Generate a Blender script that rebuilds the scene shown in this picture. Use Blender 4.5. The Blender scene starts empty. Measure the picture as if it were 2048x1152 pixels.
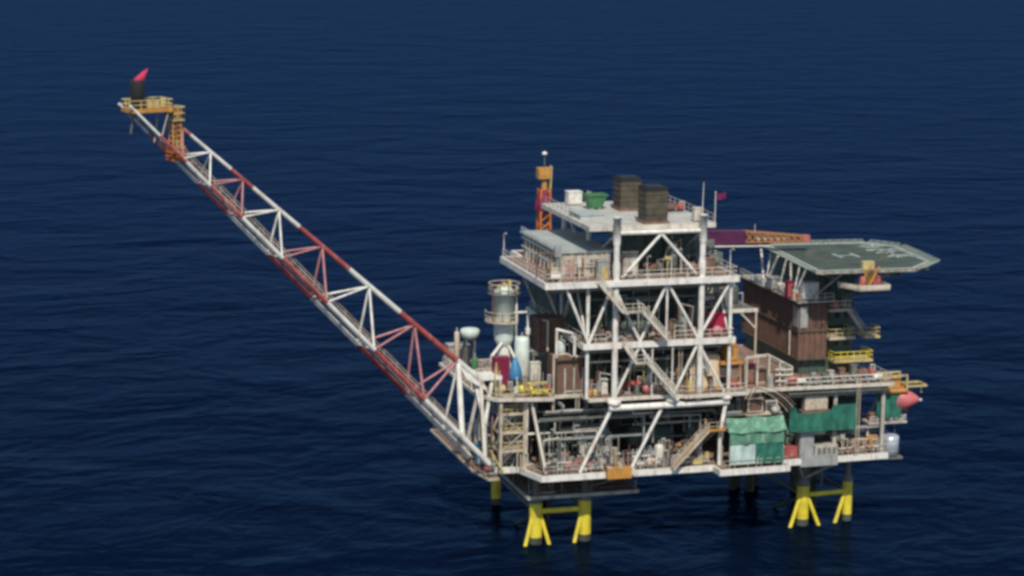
import bpy, math, random
from mathutils import Vector, Matrix
rnd = random.Random(7)
R = math.radians
C = bpy.context.scene.collection
sc = bpy.context.scene

# ------------------------------------------------------------------ materials
def mat(name, col, rough=.6, metal=0., var=.22, scale=.9, stain=None, amt=0., emit=None):
    m = bpy.data.materials.new(name); m.use_nodes = True
    nt = m.node_tree; N = nt.nodes; L = nt.links
    b = N['Principled BSDF']
    b.inputs['Roughness'].default_value = rough
    b.inputs['Metallic'].default_value = metal
    geo = N.new('ShaderNodeNewGeometry')
    n1 = N.new('ShaderNodeTexNoise'); n1.inputs['Scale'].default_value = scale; n1.inputs['Detail'].default_value = 6
    L.new(geo.outputs['Position'], n1.inputs['Vector'])
    ramp = N.new('ShaderNodeMapRange')
    ramp.inputs['From Min'].default_value = .3; ramp.inputs['From Max'].default_value = .7
    ramp.inputs['To Min'].default_value = 1 - var; ramp.inputs['To Max'].default_value = 1 + var * .6
    L.new(n1.outputs['Fac'], ramp.inputs['Value'])
    mul = N.new('ShaderNodeMix'); mul.data_type = 'RGBA'; mul.blend_type = 'MULTIPLY'; mul.inputs[0].default_value = 1
    mul.inputs[6].default_value = (*col, 1)
    L.new(ramp.outputs['Result'], mul.inputs[7])
    out = mul.outputs[2]
    if stain:
        mp = N.new('ShaderNodeMapping'); mp.inputs['Scale'].default_value = (1, 1, .35)
        L.new(geo.outputs['Position'], mp.inputs['Vector'])
        n2 = N.new('ShaderNodeTexNoise'); n2.inputs['Scale'].default_value = 1.7; n2.inputs['Detail'].default_value = 5
        L.new(mp.outputs['Vector'], n2.inputs['Vector'])
        r2 = N.new('ShaderNodeMapRange')
        r2.inputs['From Min'].default_value = .52; r2.inputs['From Max'].default_value = .7
        r2.inputs['To Min'].default_value = 0; r2.inputs['To Max'].default_value = amt
        L.new(n2.outputs['Fac'], r2.inputs['Value'])
        mx = N.new('ShaderNodeMix'); mx.data_type = 'RGBA'
        mx.inputs[7].default_value = (*stain, 1)
        L.new(r2.outputs['Result'], mx.inputs[0]); L.new(out, mx.inputs[6]); out = mx.outputs[2]
    L.new(out, b.inputs['Base Color'])
    if emit:
        b.inputs['Emission Color'].default_value = (*emit[0], 1); b.inputs['Emission Strength'].default_value = emit[1]
    return m
RUST = (.2, .085, .05)
M = {}
def dm(k, *a, **kw): M[k] = mat(k, *a, **kw)
dm('white', (.71, .685, .61), .5, var=.2, stain=(.42, .31, .23), amt=.65)
dm('cream', (.6, .55, .45), .5, stain=RUST, amt=.5)
dm('beige', (.5, .42, .31), .55, stain=RUST, amt=.5)
dm('red', (.36, .075, .065), .55, var=.3, stain=(.48, .3, .26), amt=.6)
dm('faded_red', (.4, .17, .17), .55, stain=(.5, .32, .3), amt=.5)
dm('orange', (.5, .14, .025), .5, stain=(.25, .09, .05), amt=.5)
dm('amber', (.5, .24, .05), .55, stain=RUST, amt=.4)
dm('yellow', (.7, .56, .04), .5, stain=(.4, .3, .08), amt=.4)
dm('dull_yellow', (.5, .4, .16), .55, stain=RUST, amt=.5)
dm('rust', (.2, .11, .075), .8, var=.4, stain=(.09, .05, .04), amt=.7)
dm('floor', (.24, .15, .11), .85, var=.4, stain=(.1, .08, .07), amt=.7)
dm('grating', (.42, .39, .33), .8, var=.3, stain=RUST, amt=.5)
dm('top_floor', (.44, .43, .38), .8, var=.2, stain=(.32, .27, .22), amt=.5)
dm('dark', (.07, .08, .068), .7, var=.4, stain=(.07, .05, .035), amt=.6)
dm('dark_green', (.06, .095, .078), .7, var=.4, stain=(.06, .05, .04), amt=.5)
dm('grey', (.3, .31, .29), .6, stain=RUST, amt=.4)
dm('mid', (.14, .145, .125), .7, var=.3, stain=(.12, .07, .05), amt=.5)
dm('pipe', (.4, .4, .36), .4, metal=.2, stain=RUST, amt=.5)
dm('pale_green', (.58, .65, .58), .45, stain=(.5, .42, .34), amt=.35)
dm('roof_green', (.36, .395, .365), .65, stain=(.36, .3, .3), amt=.6)
dm('brown_clad', (.15, .08, .055), .75, var=.25, stain=(.09, .055, .042), amt=.6)
dm('stack', (.085, .07, .045), .85, var=.35, stain=(.04, .035, .028), amt=.6)
dm('burner', (.012, .013, .014), .85)
dm('green', (.05, .17, .065), .65, stain=(.1, .15, .09), amt=.5)
dm('tarp', (.016, .125, .085), .8, var=.4, scale=.8, stain=(.04, .2, .13), amt=.6)
dm('net', (.09, .22, .14), .85, var=.35, scale=.7, stain=(.3, .42, .34), amt=.7)
dm('sheet', (.42, .52, .47), .8, var=.25, scale=.7)
dm('heli', (.045, .07, .05), .9, var=.45, scale=.45, stain=(.085, .085, .06), amt=.7)
dm('heli_mark', (.3, .345, .31), .8, var=.25)
dm('heli_ring', (.085, .08, .055), .9, var=.25)
dm('net_rope', (.24, .3, .24), .85)
dm('dull_orange', (.36, .16, .06), .6, stain=(.2, .09, .06), amt=.5)
dm('crimson', (.34, .012, .05), .5)
dm('maroon', (.2, .008, .045), .55, var=.3)
dm('blue', (.05, .2, .36), .45, stain=(.03, .1, .2), amt=.5)
dm('lifeboat', (.5, .13, .13), .5, stain=(.5, .2, .18), amt=.4)
dm('tan', (.66, .5, .3), .8, var=.12, stain=(.74, .68, .56), amt=.8)
dm('glass', (.03, .04, .04), .2, var=.1)
dm('silver', (.5, .53, .55), .35, metal=.4)
dm('flame', (.4, .03, .07), .9, emit=((.8, .05, .11), .22))
dm('flag', (.16, .01, .07), .8)
dm('plum', (.075, .01, .05), .6, var=.3)
dm('marine_and_shade', (.06, .07, .05), .9, var=.5)

# ------------------------------------------------------------------ mesh builder (world coordinates, metres)
class MB:
    def __init__(s): s.v = []; s.f = []; s.m = []; s.s = []
    def add(s, vs, fs, mi=0, sm=False):
        o = len(s.v); s.v += [tuple(p) for p in vs]
        for f in fs: s.f.append([i + o for i in f]); s.m.append(mi); s.s.append(sm)
        return s
    def box(s, x0, x1, y0, y1, z0, z1, mi=0):
        v = [(x0,y0,z0),(x1,y0,z0),(x1,y1,z0),(x0,y1,z0),(x0,y0,z1),(x1,y0,z1),(x1,y1,z1),(x0,y1,z1)]
        return s.add(v, [(3,2,1,0),(4,5,6,7),(0,1,5,4),(1,2,6,5),(2,3,7,6),(3,0,4,7)], mi)
    def bar(s, p, q, w, h, mi=0, up=(0,0,1)):
        p = Vector(p); q = Vector(q); d = (q - p).normalized(); u = Vector(up)
        if abs(d.dot(u)) > .97: u = Vector((0,1,0))
        a = d.cross(u).normalized() * (w/2); b = a.cross(d).normalized() * (h/2)
        v = [p-a-b, p+a-b, p+a+b, p-a+b, q-a-b, q+a-b, q+a+b, q-a+b]
        return s.add(v, [(3,2,1,0),(4,5,6,7),(0,1,5,4),(1,2,6,5),(2,3,7,6),(3,0,4,7)], mi)
    def tube(s, p, q, r, r2=None, n=8, mi=0, cap=True):
        p = Vector(p); q = Vector(q); r2 = r if r2 is None else r2
        d = (q - p).normalized(); u = Vector((0,0,1)) if abs(d.z) < .95 else Vector((1,0,0))
        a = d.cross(u).normalized(); b = a.cross(d)
        v = []
        for c, rr in ((p, r), (q, r2)):
            for i in range(n):
                t = 2*math.pi*i/n; v.append(c + a*math.cos(t)*rr + b*math.sin(t)*rr)
        s.add(v, [(i, (i+1) % n, n+(i+1) % n, n+i) for i in range(n)], mi, True)
        if cap: s.add(v[:n], [tuple(range(n))[::-1]], mi); s.add(v[n:], [tuple(range(n))], mi)
        return s
    def path(s, pts, r, n=6, mi=0):
        for a, b in zip(pts, pts[1:]): s.tube(a, b, r, n=n, mi=mi)
        for p in pts[1:-1]: s.ball(p, r*1.02, 6, 4, mi)
        return s
    def rev(s, c, prof, n=14, axis=(0,0,1), mi=0, sm=True):
        c = Vector(c); d = Vector(axis).normalized(); u = Vector((0,0,1)) if abs(d.z) < .95 else Vector((1,0,0))
        a = d.cross(u).normalized(); b = d.cross(a)
        v = []; k = len(prof)
        for r, z in prof:
            for i in range(n):
                t = 2*math.pi*i/n; v.append(c + d*z + a*math.cos(t)*r + b*math.sin(t)*r)
        f = [(j*n+i, j*n+(i+1) % n, (j+1)*n+(i+1) % n, (j+1)*n+i) for j in range(k-1) for i in range(n)]
        s.add(v, f, mi, sm)
        s.add(v[:n], [tuple(range(n))[::-1]], mi); s.add(v[-n:], [tuple(range(n))], mi)
        return s
    def ball(s, c, r, n=10, k=6, mi=0):
        return s.rev(c, [(max(1e-3, r*math.sin(math.pi*j/k)), -r*math.cos(math.pi*j/k)) for j in range(k+1)], n, mi=mi)
    def prism(s, poly, z0, z1, mi=0):
        n = len(poly)
        v = [(x,y,z0) for x,y in poly] + [(x,y,z1) for x,y in poly]
        return s.add(v, [tuple(range(n))[::-1], tuple(range(n,2*n))] + [(i,(i+1)%n,n+(i+1)%n,n+i) for i in range(n)], mi)
    def build(s, name, mats, parent=None):
        if not isinstance(mats, (list, tuple)): mats = [mats]
        off = Vector((0,0,0)); p = parent
        while p is not None: off += p.location; p = p.parent
        me = bpy.data.meshes.new(name)
        me.from_pydata([tuple(Vector(v) - off) for v in s.v], [], s.f)
        for m in mats: me.materials.append(M[m])
        for i, pl in enumerate(me.polygons): pl.material_index = s.m[i]; pl.use_smooth = s.s[i]
        me.update()
        import bmesh
        bm = bmesh.new(); bm.from_mesh(me); bmesh.ops.recalc_face_normals(bm, faces=bm.faces); bm.to_mesh(me); bm.free()
        o = bpy.data.objects.new(name, me); C.objects.link(o); o.parent = parent
        return o
def tag(o, label=None, cat=None, group=None, kind=None):
    for k, v in (('label', label), ('category', cat), ('group', group), ('kind', kind)):
        if v: o[k] = v
    return o
def thing(name, label, cat, loc, group=None):
    o = bpy.data.objects.new(name, None); C.objects.link(o); o.location = loc; o.empty_display_size = .3
    return tag(o, label, cat, group)
def rail(mb, pts, h=1.1, r=.045, sp=1.7, mi=0):
    for a, b in zip(pts, pts[1:]):
        a = Vector(a); b = Vector(b); L = (b-a).length; n = max(1, round(L/sp))
        for i in range(n+1):
            p = a.lerp(b, i/n); mb.tube(p, p + Vector((0,0,h)), r, n=5, mi=mi)
        for k in (.5, 1.): mb.tube(a + Vector((0,0,h*k)), b + Vector((0,0,h*k)), r, n=5, mi=mi)
    return mb
def stairs(mb, p, q, w, mi=0, mt=0, rails=True):
    """flight from p to q (centre line); the width runs along Y"""
    p = Vector(p); q = Vector(q); n = max(3, int(abs(q.z-p.z)/.24))
    for s_ in (-1, 1):
        o = Vector((0, s_*w/2, 0)); mb.bar(p+o, q+o, .1, .3, mi)
        if rails:
            for k in (.55, 1.05): mb.tube(p+o+Vector((0,0,k)), q+o+Vector((0,0,k)), .045, n=5, mi=mi)
            for i in range(0, 6): c = p.lerp(q, i/5)+o; mb.tube(c, c+Vector((0,0,1.05)), .04, n=5, mi=mi)
    for i in range(1, n):
        c = p.lerp(q, i/n); mb.box(c.x-.15, c.x+.15, c.y-w/2+.06, c.y+w/2-.06, c.z-.03, c.z+.02, mt)

# ------------------------------------------------------------------ world, sun, camera
SUN_EL, SUN_AZ = R(50), R(-12)          # azimuth measured from -Y towards +X
S = Vector((math.sin(SUN_AZ)*math.cos(SUN_EL), -math.cos(SUN_AZ)*math.cos(SUN_EL), math.sin(SUN_EL)))
w = bpy.data.worlds.new('World'); sc.world = w; w.use_nodes = True
nt = w.node_tree; sky = nt.nodes.new('ShaderNodeTexSky'); sky.sky_type = 'NISHITA'; sky.sun_disc = False
sky.sun_elevation = SUN_EL; sky.sun_rotation = math.atan2(S.x, S.y)
sky.air_density = 1.0; sky.dust_density = .6; sky.ozone_density = 2.0
nt.links.new(sky.outputs['Color'], nt.nodes['Background'].inputs['Color'])
nt.nodes['Background'].inputs['Strength'].default_value = .12
ld = bpy.data.lights.new('sun', 'SUN'); ld.energy = 4.2; ld.angle = R(.53); ld.color = (1, .94, .84)
lo = bpy.data.objects.new('sun', ld); C.objects.link(lo); lo.rotation_euler = S.to_track_quat('Z', 'Y').to_euler(); lo.location = (0, -40, 120)

cam = bpy.data.cameras.new('camera'); co = bpy.data.objects.new('camera', cam); C.objects.link(co); sc.camera = co
psi, pit, rol = R(16.1), R(10.4), R(.6)
fv = Vector((math.sin(psi)*math.cos(pit), math.cos(psi)*math.cos(pit), -math.sin(pit)))
r0 = Vector((math.cos(psi), -math.sin(psi), 0)); u0 = r0.cross(fv)
rv = r0*math.cos(rol) + u0*math.sin(rol); uv = -r0*math.sin(rol) + u0*math.cos(rol)
mw = Matrix((rv, uv, -fv)).transposed().to_4x4(); mw.translation = (-88.858, -261.759, 84.641)
co.matrix_world = mw
cam.lens = 36*4500/2048; cam.sensor_width = 36; cam.clip_start = 1; cam.clip_end = 80000
sc.view_settings.view_transform = 'Standard'; sc.view_settings.look = 'None'; sc.view_settings.gamma = 1
sc.view_settings.exposure = 0
sc.cycles.pixel_filter_type = 'BLACKMAN_HARRIS'; sc.cycles.filter_width = 3.2
sc.cycles.max_bounces = 6

# ------------------------------------------------------------------ sea
def sea():
    rings = [0, 60, 150, 300, 600, 1200, 2500, 6000, 14000, 30000]; n = 64
    v = [(0, 0, 0)]; f = []
    for r in rings[1:]:
        for i in range(n): t = 2*math.pi*i/n; v.append((r*math.cos(t), r*math.sin(t), 0))
    for i in range(n): f.append((0, 1+i, 1+(i+1) % n))
    for k in range(len(rings)-2):
        a = 1+k*n; b = a+n
        for i in range(n): j = (i+1) % n; f.append((a+i, b+i, b+j, a+j))
    mb = MB().add(v, f)
    m = bpy.data.materials.new('sea_water'); m.use_nodes = True; M['sea'] = m
    nt = m.node_tree; N = nt.nodes; L = nt.links; b = N['Principled BSDF']
    N.remove(b); dif = N.new('ShaderNodeBsdfDiffuse'); glo = N.new('ShaderNodeBsdfGlossy'); mixs = N.new('ShaderNodeMixShader')
    glo.inputs['Color'].default_value = (.25, .5, 1, 1); glo.inputs['Roughness'].default_value = .22
    geo = N.new('ShaderNodeNewGeometry')
    def noise(scl, det, rot, st, dist=.0, rough=.55):
        mp = N.new('ShaderNodeMapping'); mp.inputs['Rotation'].default_value = (0, 0, R(rot)); mp.inputs['Scale'].default_value = (st, 1, 1)
        L.new(geo.outputs['Position'], mp.inputs['Vector'])
        t = N.new('ShaderNodeTexNoise'); t.inputs['Scale'].default_value = scl; t.inputs['Detail'].default_value = det
        t.inputs['Roughness'].default_value = rough; t.inputs['Distortion'].default_value = dist
        L.new(mp.outputs['Vector'], t.inputs['Vector']); return t.outputs['Fac']
    def madd(a, k, c=None):
        q = N.new('ShaderNodeMath'); q.operation = 'MULTIPLY_ADD'; L.new(a, q.inputs[0]); q.inputs[1].default_value = k
        if c is None: q.inputs[2].default_value = 0
        else: L.new(c, q.inputs[2])
        return q.outputs[0]
    h = madd(noise(.035, 3, 12, .75, .5), 2.7)               # long swell
    h = madd(noise(.11, 4, -14, .8, .7), .85, h)         # wind waves
    h = madd(noise(.5, 5, 20, .9, .4), .19, h)            # chop
    h = madd(noise(1.7, 4, 5, .8, .2), .07, h)
    bp = N.new('ShaderNodeBump'); bp.inputs['Strength'].default_value = 1; bp.inputs['Distance'].default_value = 1
    L.new(h, bp.inputs['Height'])
    for q in (dif, glo): L.new(bp.outputs['Normal'], q.inputs['Normal'])
    lw = N.new('ShaderNodeLayerWeight'); lw.inputs['Blend'].default_value = .5; L.new(bp.outputs['Normal'], lw.inputs['Normal'])
    mr = N.new('ShaderNodeMapRange'); L.new(lw.outputs['Facing'], mr.inputs['Value'])     # facing is 1 at grazing; waves keep real water from turning into a mirror
    mr.inputs['From Min'].default_value = .7; mr.inputs['From Max'].default_value = .97; mr.inputs['To Min'].default_value = .024; mr.inputs['To Max'].default_value = .122
    L.new(mr.outputs['Result'], mixs.inputs[0]); L.new(dif.outputs[0], mixs.inputs[1]); L.new(glo.outputs[0], mixs.inputs[2])
    big = noise(.006, 3, 0, .6)
    mx = N.new('ShaderNodeMix'); mx.data_type = 'RGBA'
    mx.inputs[6].default_value = (.0009, .0030, .0105, 1); mx.inputs[7].default_value = (.0014, .0044, .0145, 1)
    L.new(big, mx.inputs[0]); L.new(mx.outputs[2], dif.inputs['Color'])
    L.new(mixs.outputs[0], N['Material Output'].inputs['Surface'])
    o = mb.build('sea', 'sea'); tag(o, kind='structure')
sea()

# ------------------------------------------------------------------ generic equipment
def bevel_box(mb, x0, x1, y0, y1, z0, z1, c=.06, mi=0):
    p = [(x0+c,y0),(x1-c,y0),(x1,y0+c),(x1,y1-c),(x1-c,y1),(x0+c,y1),(x0,y1-c),(x0,y0+c)]
    return mb.prism(p, z0, z1, mi)
def cabinet(x, y, z, sx, sy, sz, m, label, cat='cabinet', name='equipment_cabinet', md=None, group=None):
    t = thing(name, label, cat, (x+sx/2, y+sy/2, z), group); md = md or m
    bevel_box(MB(), x, x+sx, y, y+sy, z+.15, z+sz).build('body', m, t)
    MB().box(x+.08, x+sx-.08, y+.08, y+sy-.08, z, z+.15).build('plinth', 'dark', t)
    n = max(1, round(sx/1.1))
    for i in range(n):
        a = x + .1 + (sx-.2)*i/n; b = x + .1 + (sx-.2)*(i+1)/n - .08
        d = MB().box(a, b, y-.05, y, z+.3, z+sz-.15).build('door', md, t)
        MB().box(b-.14, b-.08, y-.1, y-.05, z+sz*.45, z+sz*.6).build('handle', 'dark', d)
    MB().box(x-.05, x+sx+.05, y-.08, y+sy+.05, z+sz, z+sz+.08).build('roof', m, t)
    return t
def pump(x, y, z, L, W, H, m, label, m2='mid', cat='pump'):
    t = thing('pump_skid', label, cat, (x+L/2, y+W/2, z))
    b = MB()
    for yy in (y+.08, y+W-.08): b.bar((x, yy, z+.12), (x+L, yy, z+.12), .16, .24)
    for k in range(3): b.bar((x+.1+(L-.2)*k/2, y+.17, z+.12), (x+.1+(L-.2)*k/2, y+W-.17, z+.12), .14, .2)
    b.build('skid_frame', 'grey', t)
    r = min(H*.36, W*.4); cy = y+W/2; cz = z+.28+r
    b = MB().rev((x+L*.08, cy, cz), [(.05,0),(r*.8,.02),(r,.15),(r,L*.45),(r*.85,L*.5),(.08,L*.52)], 12, (1,0,0))
    for k in range(5): b.rev((x+L*.14+L*.07*k, cy, cz), [(r*1.08,0),(r*1.08,.05)], 12, (1,0,0))
    b.build('motor', m, t)
    b = MB().tube((x+L*.6, cy, cz), (x+L*.68, cy, cz), .12).rev((x+L*.68, cy, cz), [(r*.4,0),(r*1.05,.05),(r*1.1,L*.18),(r*.5,L*.24)], 12, (1,0,0))
    b.build('pump_casing', m2, t)
    b = MB().path([(x+L*.78, cy, cz+r*.6), (x+L*.78, cy, z+H), (x+L*.95, cy, z+H), (x+L*.95, cy, z+.25)], .12)
    b.build('pipe', 'pipe', t)
    return t
def hvessel(x, y, z, L, r, m, label, cat='tank', name='horizontal_tank', axis=(1,0,0)):
    ax = Vector(axis); c = Vector((x, y, z + r + .35)); t = thing(name, label, cat, (x, y, z))
    e = r*.5
    MB().rev(c - ax*(L/2), [(.02,0),(r*.55,e*.18),(r*.88,e*.55),(r,e),(r,L-e),(r*.88,L-e*.55),(r*.55,L-e*.18),(.02,L)], 18, axis).build('shell', m, t)
    for k in (-.3, .3):
        p = c + ax*(L*k); q = Vector((-ax.y, ax.x, 0))
        MB().bar(p - q*r*.75 - Vector((0,0,r*.5+.17)), p + q*r*.75 - Vector((0,0,r*.5+.17)), .25, r+.3).build('saddle', 'mid', t)
    b = MB()
    for k in (-.25, .05, .3): p = c + ax*(L*k); b.tube(p + Vector((0,0,r*.9)), p + Vector((0,0,r+.45)), .13).tube(p + Vector((0,0,r+.4)), p + Vector((0,0,r+.5)), .22)
    b.build('nozzle', 'pipe', t)
    return t
def vvessel(x, y, z, r, h, m, label, cat='vessel', name='vertical_vessel', dome=True):
    t = thing(name, label, cat, (x, y, z)); sk = min(.9, h*.2); e = r*.5
    MB().rev((x,y,z), [(r*.85,0),(r*.85,sk)], 16).build('skirt', 'mid', t)
    MB().rev((x,y,z), [(r*.5,sk),(r*.9,sk+.05),(r,sk+e*.6),(r,h-e),(r*.85,h-e*.45),(r*.5,h-e*.1),(.03,h)], 18).build('shell', m, t)
    MB().tube((x,y,h+z-.05), (x,y,h+z+.5), .12).build('nozzle', 'pipe', t); MB().path([(x+r*.9,y-.2,z+h*.7),(x+r+.5,y-.2,z+h*.7),(x+r+.5,y-.2,z+.1)], .1).build('downpipe', 'pipe', t)
    return t
def manifold(x0, x1, y, z, h, label, m='pipe', n=6, wm='red', cat='pipework'):
    t = thing('valve_manifold', label, cat, ((x0+x1)/2, y, z))
    MB().tube((x0,y,z+h*.35),(x1,y,z+h*.35),.17).build('header_pipe', m, t); MB().tube((x0,y+.5,z+h*.8),(x1,y+.5,z+h*.8),.14).build('header_pipe', m, t)
    x = x0 + .1
    for i in range(n):
        x = x0 + (x1-x0)*(i+.5)/n + rnd.uniform(-.3,.3)*(x1-x0)/n; k = rnd.random(); top = h*(.5+.45*rnd.random())
        MB().path([(x,y,z),(x,y,z+top),(x+rnd.uniform(-.2,.2),y+.5,z+h*.8)] if k < .65 else [(x,y-.1,z),(x,y-.1,z+top),(x+rnd.choice((-.5,.5)),y-.1,z+top),(x+rnd.choice((-.5,.5)),y+.3,z+.1)], rnd.uniform(.06,.12)).build('branch_pipe', m if rnd.random() < .7 else 'pipe', t)
        if rnd.random() < .7:
            zz = z+h*rnd.uniform(.3,.6); q = MB().box(x-.17,x+.17,y-.2,y+.18,zz-.2,zz+.2).tube((x,y-.2,zz),(x,y-.42,zz),.04).build('valve', 'mid' if rnd.random() < .6 else wm, t)
            MB().rev((x,y-.42,zz), [(.19,0),(.24,.02),(.24,.06),(.19,.08)], 10, (0,-1,0)).build('handwheel', wm if rnd.random() < .6 else 'grey', q)
    return t
def crate(x, y, z, sx, sy, sz, m, label, cat='container', name='cargo_container', post='grey'):
    t = thing(name, label, cat, (x+sx/2, y+sy/2, z)); b = MB(); n = max(4, round(sx/.35))
    pts = []
    for i in range(n):
        a = x + .1 + (sx-.2)*i/n; d = (sx-.2)/n; o = .06 if i % 2 else 0
        pts += [(a+.03, y+.06+o), (a+d-.03, y+.06+o)]
    pts += [(x+sx-.08, y+sy-.08), (x+.08, y+sy-.08)]
    b.prism(pts, z+.1, z+sz-.1); b.build('body', m, t)
    b = MB()
    for xx in (x+.07, x+sx-.07):
        for yy in (y+.05, y+sy-.05): b.box(xx-.08, xx+.08, yy-.08, yy+.08, z, z+sz)
    for zz in (z+.08, z+sz-.08):
        b.box(x+.15, x+sx-.15, y-.02, y+.12, zz-.07, zz+.07); b.box(x+.15, x+sx-.15, y+sy-.12, y+sy+.02, zz-.07, zz+.07)
        for xx in (x+.07, x+sx-.07): b.box(xx-.075, xx+.075, y+.13, y+sy-.13, zz-.065, zz+.065)
    b.build('frame', post, t)
    return t
def drum(x, y, z, m, label, group=None):
    t = MB().rev((x,y,z), [(.28,0),(.3,.02),(.3,.28),(.32,.3),(.3,.32),(.3,.58),(.32,.6),(.3,.62),(.3,.87),(.28,.9)], 12).build('oil_drum', m)
    return tag(t, label, 'drum', group)
def lamp(x, y, z, h, label, m='white'):
    t = thing('lamp_post', label, 'lamp post', (x, y, z))
    MB().tube((x,y,z),(x,y,z+h),.07,.05).tube((x,y,z+h-.03),(x,y-.6,z+h+.12),.045).build('pole', m, t)
    MB().box(x-.14,x+.14,y-1.0,y-.55,z+h+.06,z+h+.2).build('lamp_head', 'grey', t)

# ------------------------------------------------------------------ the platform
plat = thing('oil_platform', 'white tubular steel oil platform standing on yellow legs in the sea', 'oil platform', (8, 10, 0))
CEL, MN, MB_, UP, TOP = 10.4, 20., 27.1, 35.1, 41.8

def deck(poly, z, label, floor='floor', edge='white', rails=(), eh=.75, ew=.34, rm='cream', joists=True, grow=0):
    b = MB().prism(poly, z-.16, z)
    xs = [p[0] for p in poly]; ys = [p[1] for p in poly]
    if joists:
        x = min(xs)+1.5
        while x < max(xs)-1:
            y0 = min(ys)+.8; y1 = max(ys)-.8
            # clip joist to polygon by sampling
            ins = [yy for yy in [y0+(y1-y0)*k/40 for k in range(41)] if inside(x, yy, poly)]
            if len(ins) > 3: b.box(x-.1, x+.1, ins[0]+.3, ins[-1]-.3, z-.72, z-.163, 1)
            x += 2.6
    d = b.build('deck', [floor, 'mid'], plat); d['label'] = label
    e = MB(); n = len(poly)
    for i in range(n):
        p = Vector((*poly[i], 0)); q = Vector((*poly[(i+1) % n], 0)); t = (q-p).normalized()*(ew/2)
        zo = z - eh/2 + .05 + (i % 3)*.004
        e.bar(p+t+Vector((0,0,zo)), q+t+Vector((0,0,zo)), ew, eh)
    e.build('edge_beam', edge, d)
    for rr in rails:
        m = rm; pts = rr
        if isinstance(rr, tuple): pts, m = rr
        rail(MB(), [(x, y, z+.05) for x, y in pts]).build('railing', m, d)
    return d
def inside(x, y, poly):
    c = False; n = len(poly)
    for i in range(n):
        (x1,y1),(x2,y2) = poly[i], poly[i-1]
        if (y1 > y) != (y2 > y) and x < (x2-x1)*(y-y1)/(y2-y1)+x1: c = not c
    return c

# decks
deck([(-9.5,4.6),(5.2,4.6),(5.2,21),(-9.5,21)], 6.5, 'small rust floored deck hung below the cellar deck', rails=[([(-9.4,20.8),(-9.4,4.7),(5.1,4.7)],'rust')], edge='grating', eh=.45)
hang = MB()
for x in (-9.4,-5,-1,5):
    for y in (4.75, 12, 20.8): hang.tube((x,y,6.55),(x,y,9.7),.12)
hang.build('hanger', 'mid', plat)
deck([(-16.5,28),(-16.5,6.2),(-15.6,1.5),(-14.4,1.5),(-14.25,28)], CEL-.3, 'narrow rust brown walkway deck along the left end', edge='beige', rails=[([(-16.4,27),(-16.4,6.3),(-15.6,1.6),(-14.5,1.6)],'rust')], eh=.3, ew=.2)
deck([(-14,28.5),(-14,5.4),(-10.7,5),(-9.2,-.1),(13.8,-.1),(13.8,-2.7),(23.2,-2.5),(23.2,0),(38.3,.4),(38.3,27),(20,28),(0,29)], CEL,
     'lowest wide deck with white edge beam', rails=[[(-13.9,5.5),(-10.7,5.1),(-9.2,.05),(-1,.05)],[(3,.05),(7,.05)],[(13.9,-2.6),(23.1,-2.4)],[(31,.3),(38.2,.5),(38.2,12)]], rm='grating')
deck([(-16,25),(-16,6),(-14.3,3.1),(-7.3,1.7),(-7.2,3.0),(-3.2,3.0),(-3,0),(8.4,0),(9.6,-.9),(18,-.7),(18.1,.4),(23.6,.3),(38.5,-.2),(38.5,26),(20,27),(0,27)], MN,
     'main deck carrying the brown and red equipment', rails=[([(-14.2,3.2),(-7.4,1.8)],'dull_yellow'),[(-15.9,24),(-15.9,6),(-14.3,3.2)],[(8.4,.1),(9.6,-.8),(17.9,-.6)],[(23.6,.4),(38.4,-.1),(38.4,12)]], eh=.42, edge='cream')
deck([(-3.9,25),(-3.9,-.2),(16.1,-.2),(16.1,25)], MB_, 'second deck behind the white V braces', rails=[[(-3.8,24),(-3.8,-.1),(-1,-.1)],[(8,-.1),(16,-.1),(16,12)]])
deck([(-6.4,24),(-6.4,19.6),(-9.1,19.6),(-9.1,-.6),(16.3,-.5),(16.3,24)], UP, 'upper deck around the grey shelter', eh=.8, rails=[[(-9,19.5),(-9,-.5),(-3.6,-.5)],[(1,-.45),(16.2,-.4),(16.2,10)]])
deck([(-3.1,21),(-3.1,.6),(13.3,.6),(13.3,21)], TOP, 'pale grey top deck under the two dark stacks', floor='top_floor', edge='cream', eh=.6, rails=[[(-3,20),(-3,8)],[(13.2,.8),(13.2,20)]], rm='grating')

# columns
def column(x, y, z0, z1, r=.36, cap=False, m='white'):
    b = MB().tube((x,y,z0),(x,y,z1),r,n=14)
    if cap:
        b.rev((x,y,z1-3.6), [(r,0),(r*1.35,.5),(r*1.35,3.55),(r*1.5,3.56),(r*1.5,3.75)], 14)
        b.rev((x,y,UP+.1), [(r*1.0,0),(r*1.3,.8),(r*1.3,1.7),(r,2.4)], 14)
    b.build('column', m, plat)
column(.2, -.05, 18.7, 42.9, .37, True); column(11.6, -.05, 18.7, 42.9, .37, True)
for x in (.2, 11.6):
    column(x, 11.3, 10, 41.5, .34); column(x, 22, 10, 41.5, .34)
for x, y in ((-3.3,.4),(15.7,.3),(-3.3,11.3),(15.7,11.3),(-3.3,22),(15.7,22)): column(x, y, 20, 34.6, .24)
for x, y in ((-8.6,11.3),(-8.6,22),(27,8),(27,22),(37.5,8),(37.5,22),(20.5,1.2),(31.,1.0),(37.8,1.0)): column(x, y, 10, 19.8, .28, m='grating')
for x, y in ((-13.6,3.3),(-10.3,3.6)): column(x, y, 10.3, 20, .2, m='beige')

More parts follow.
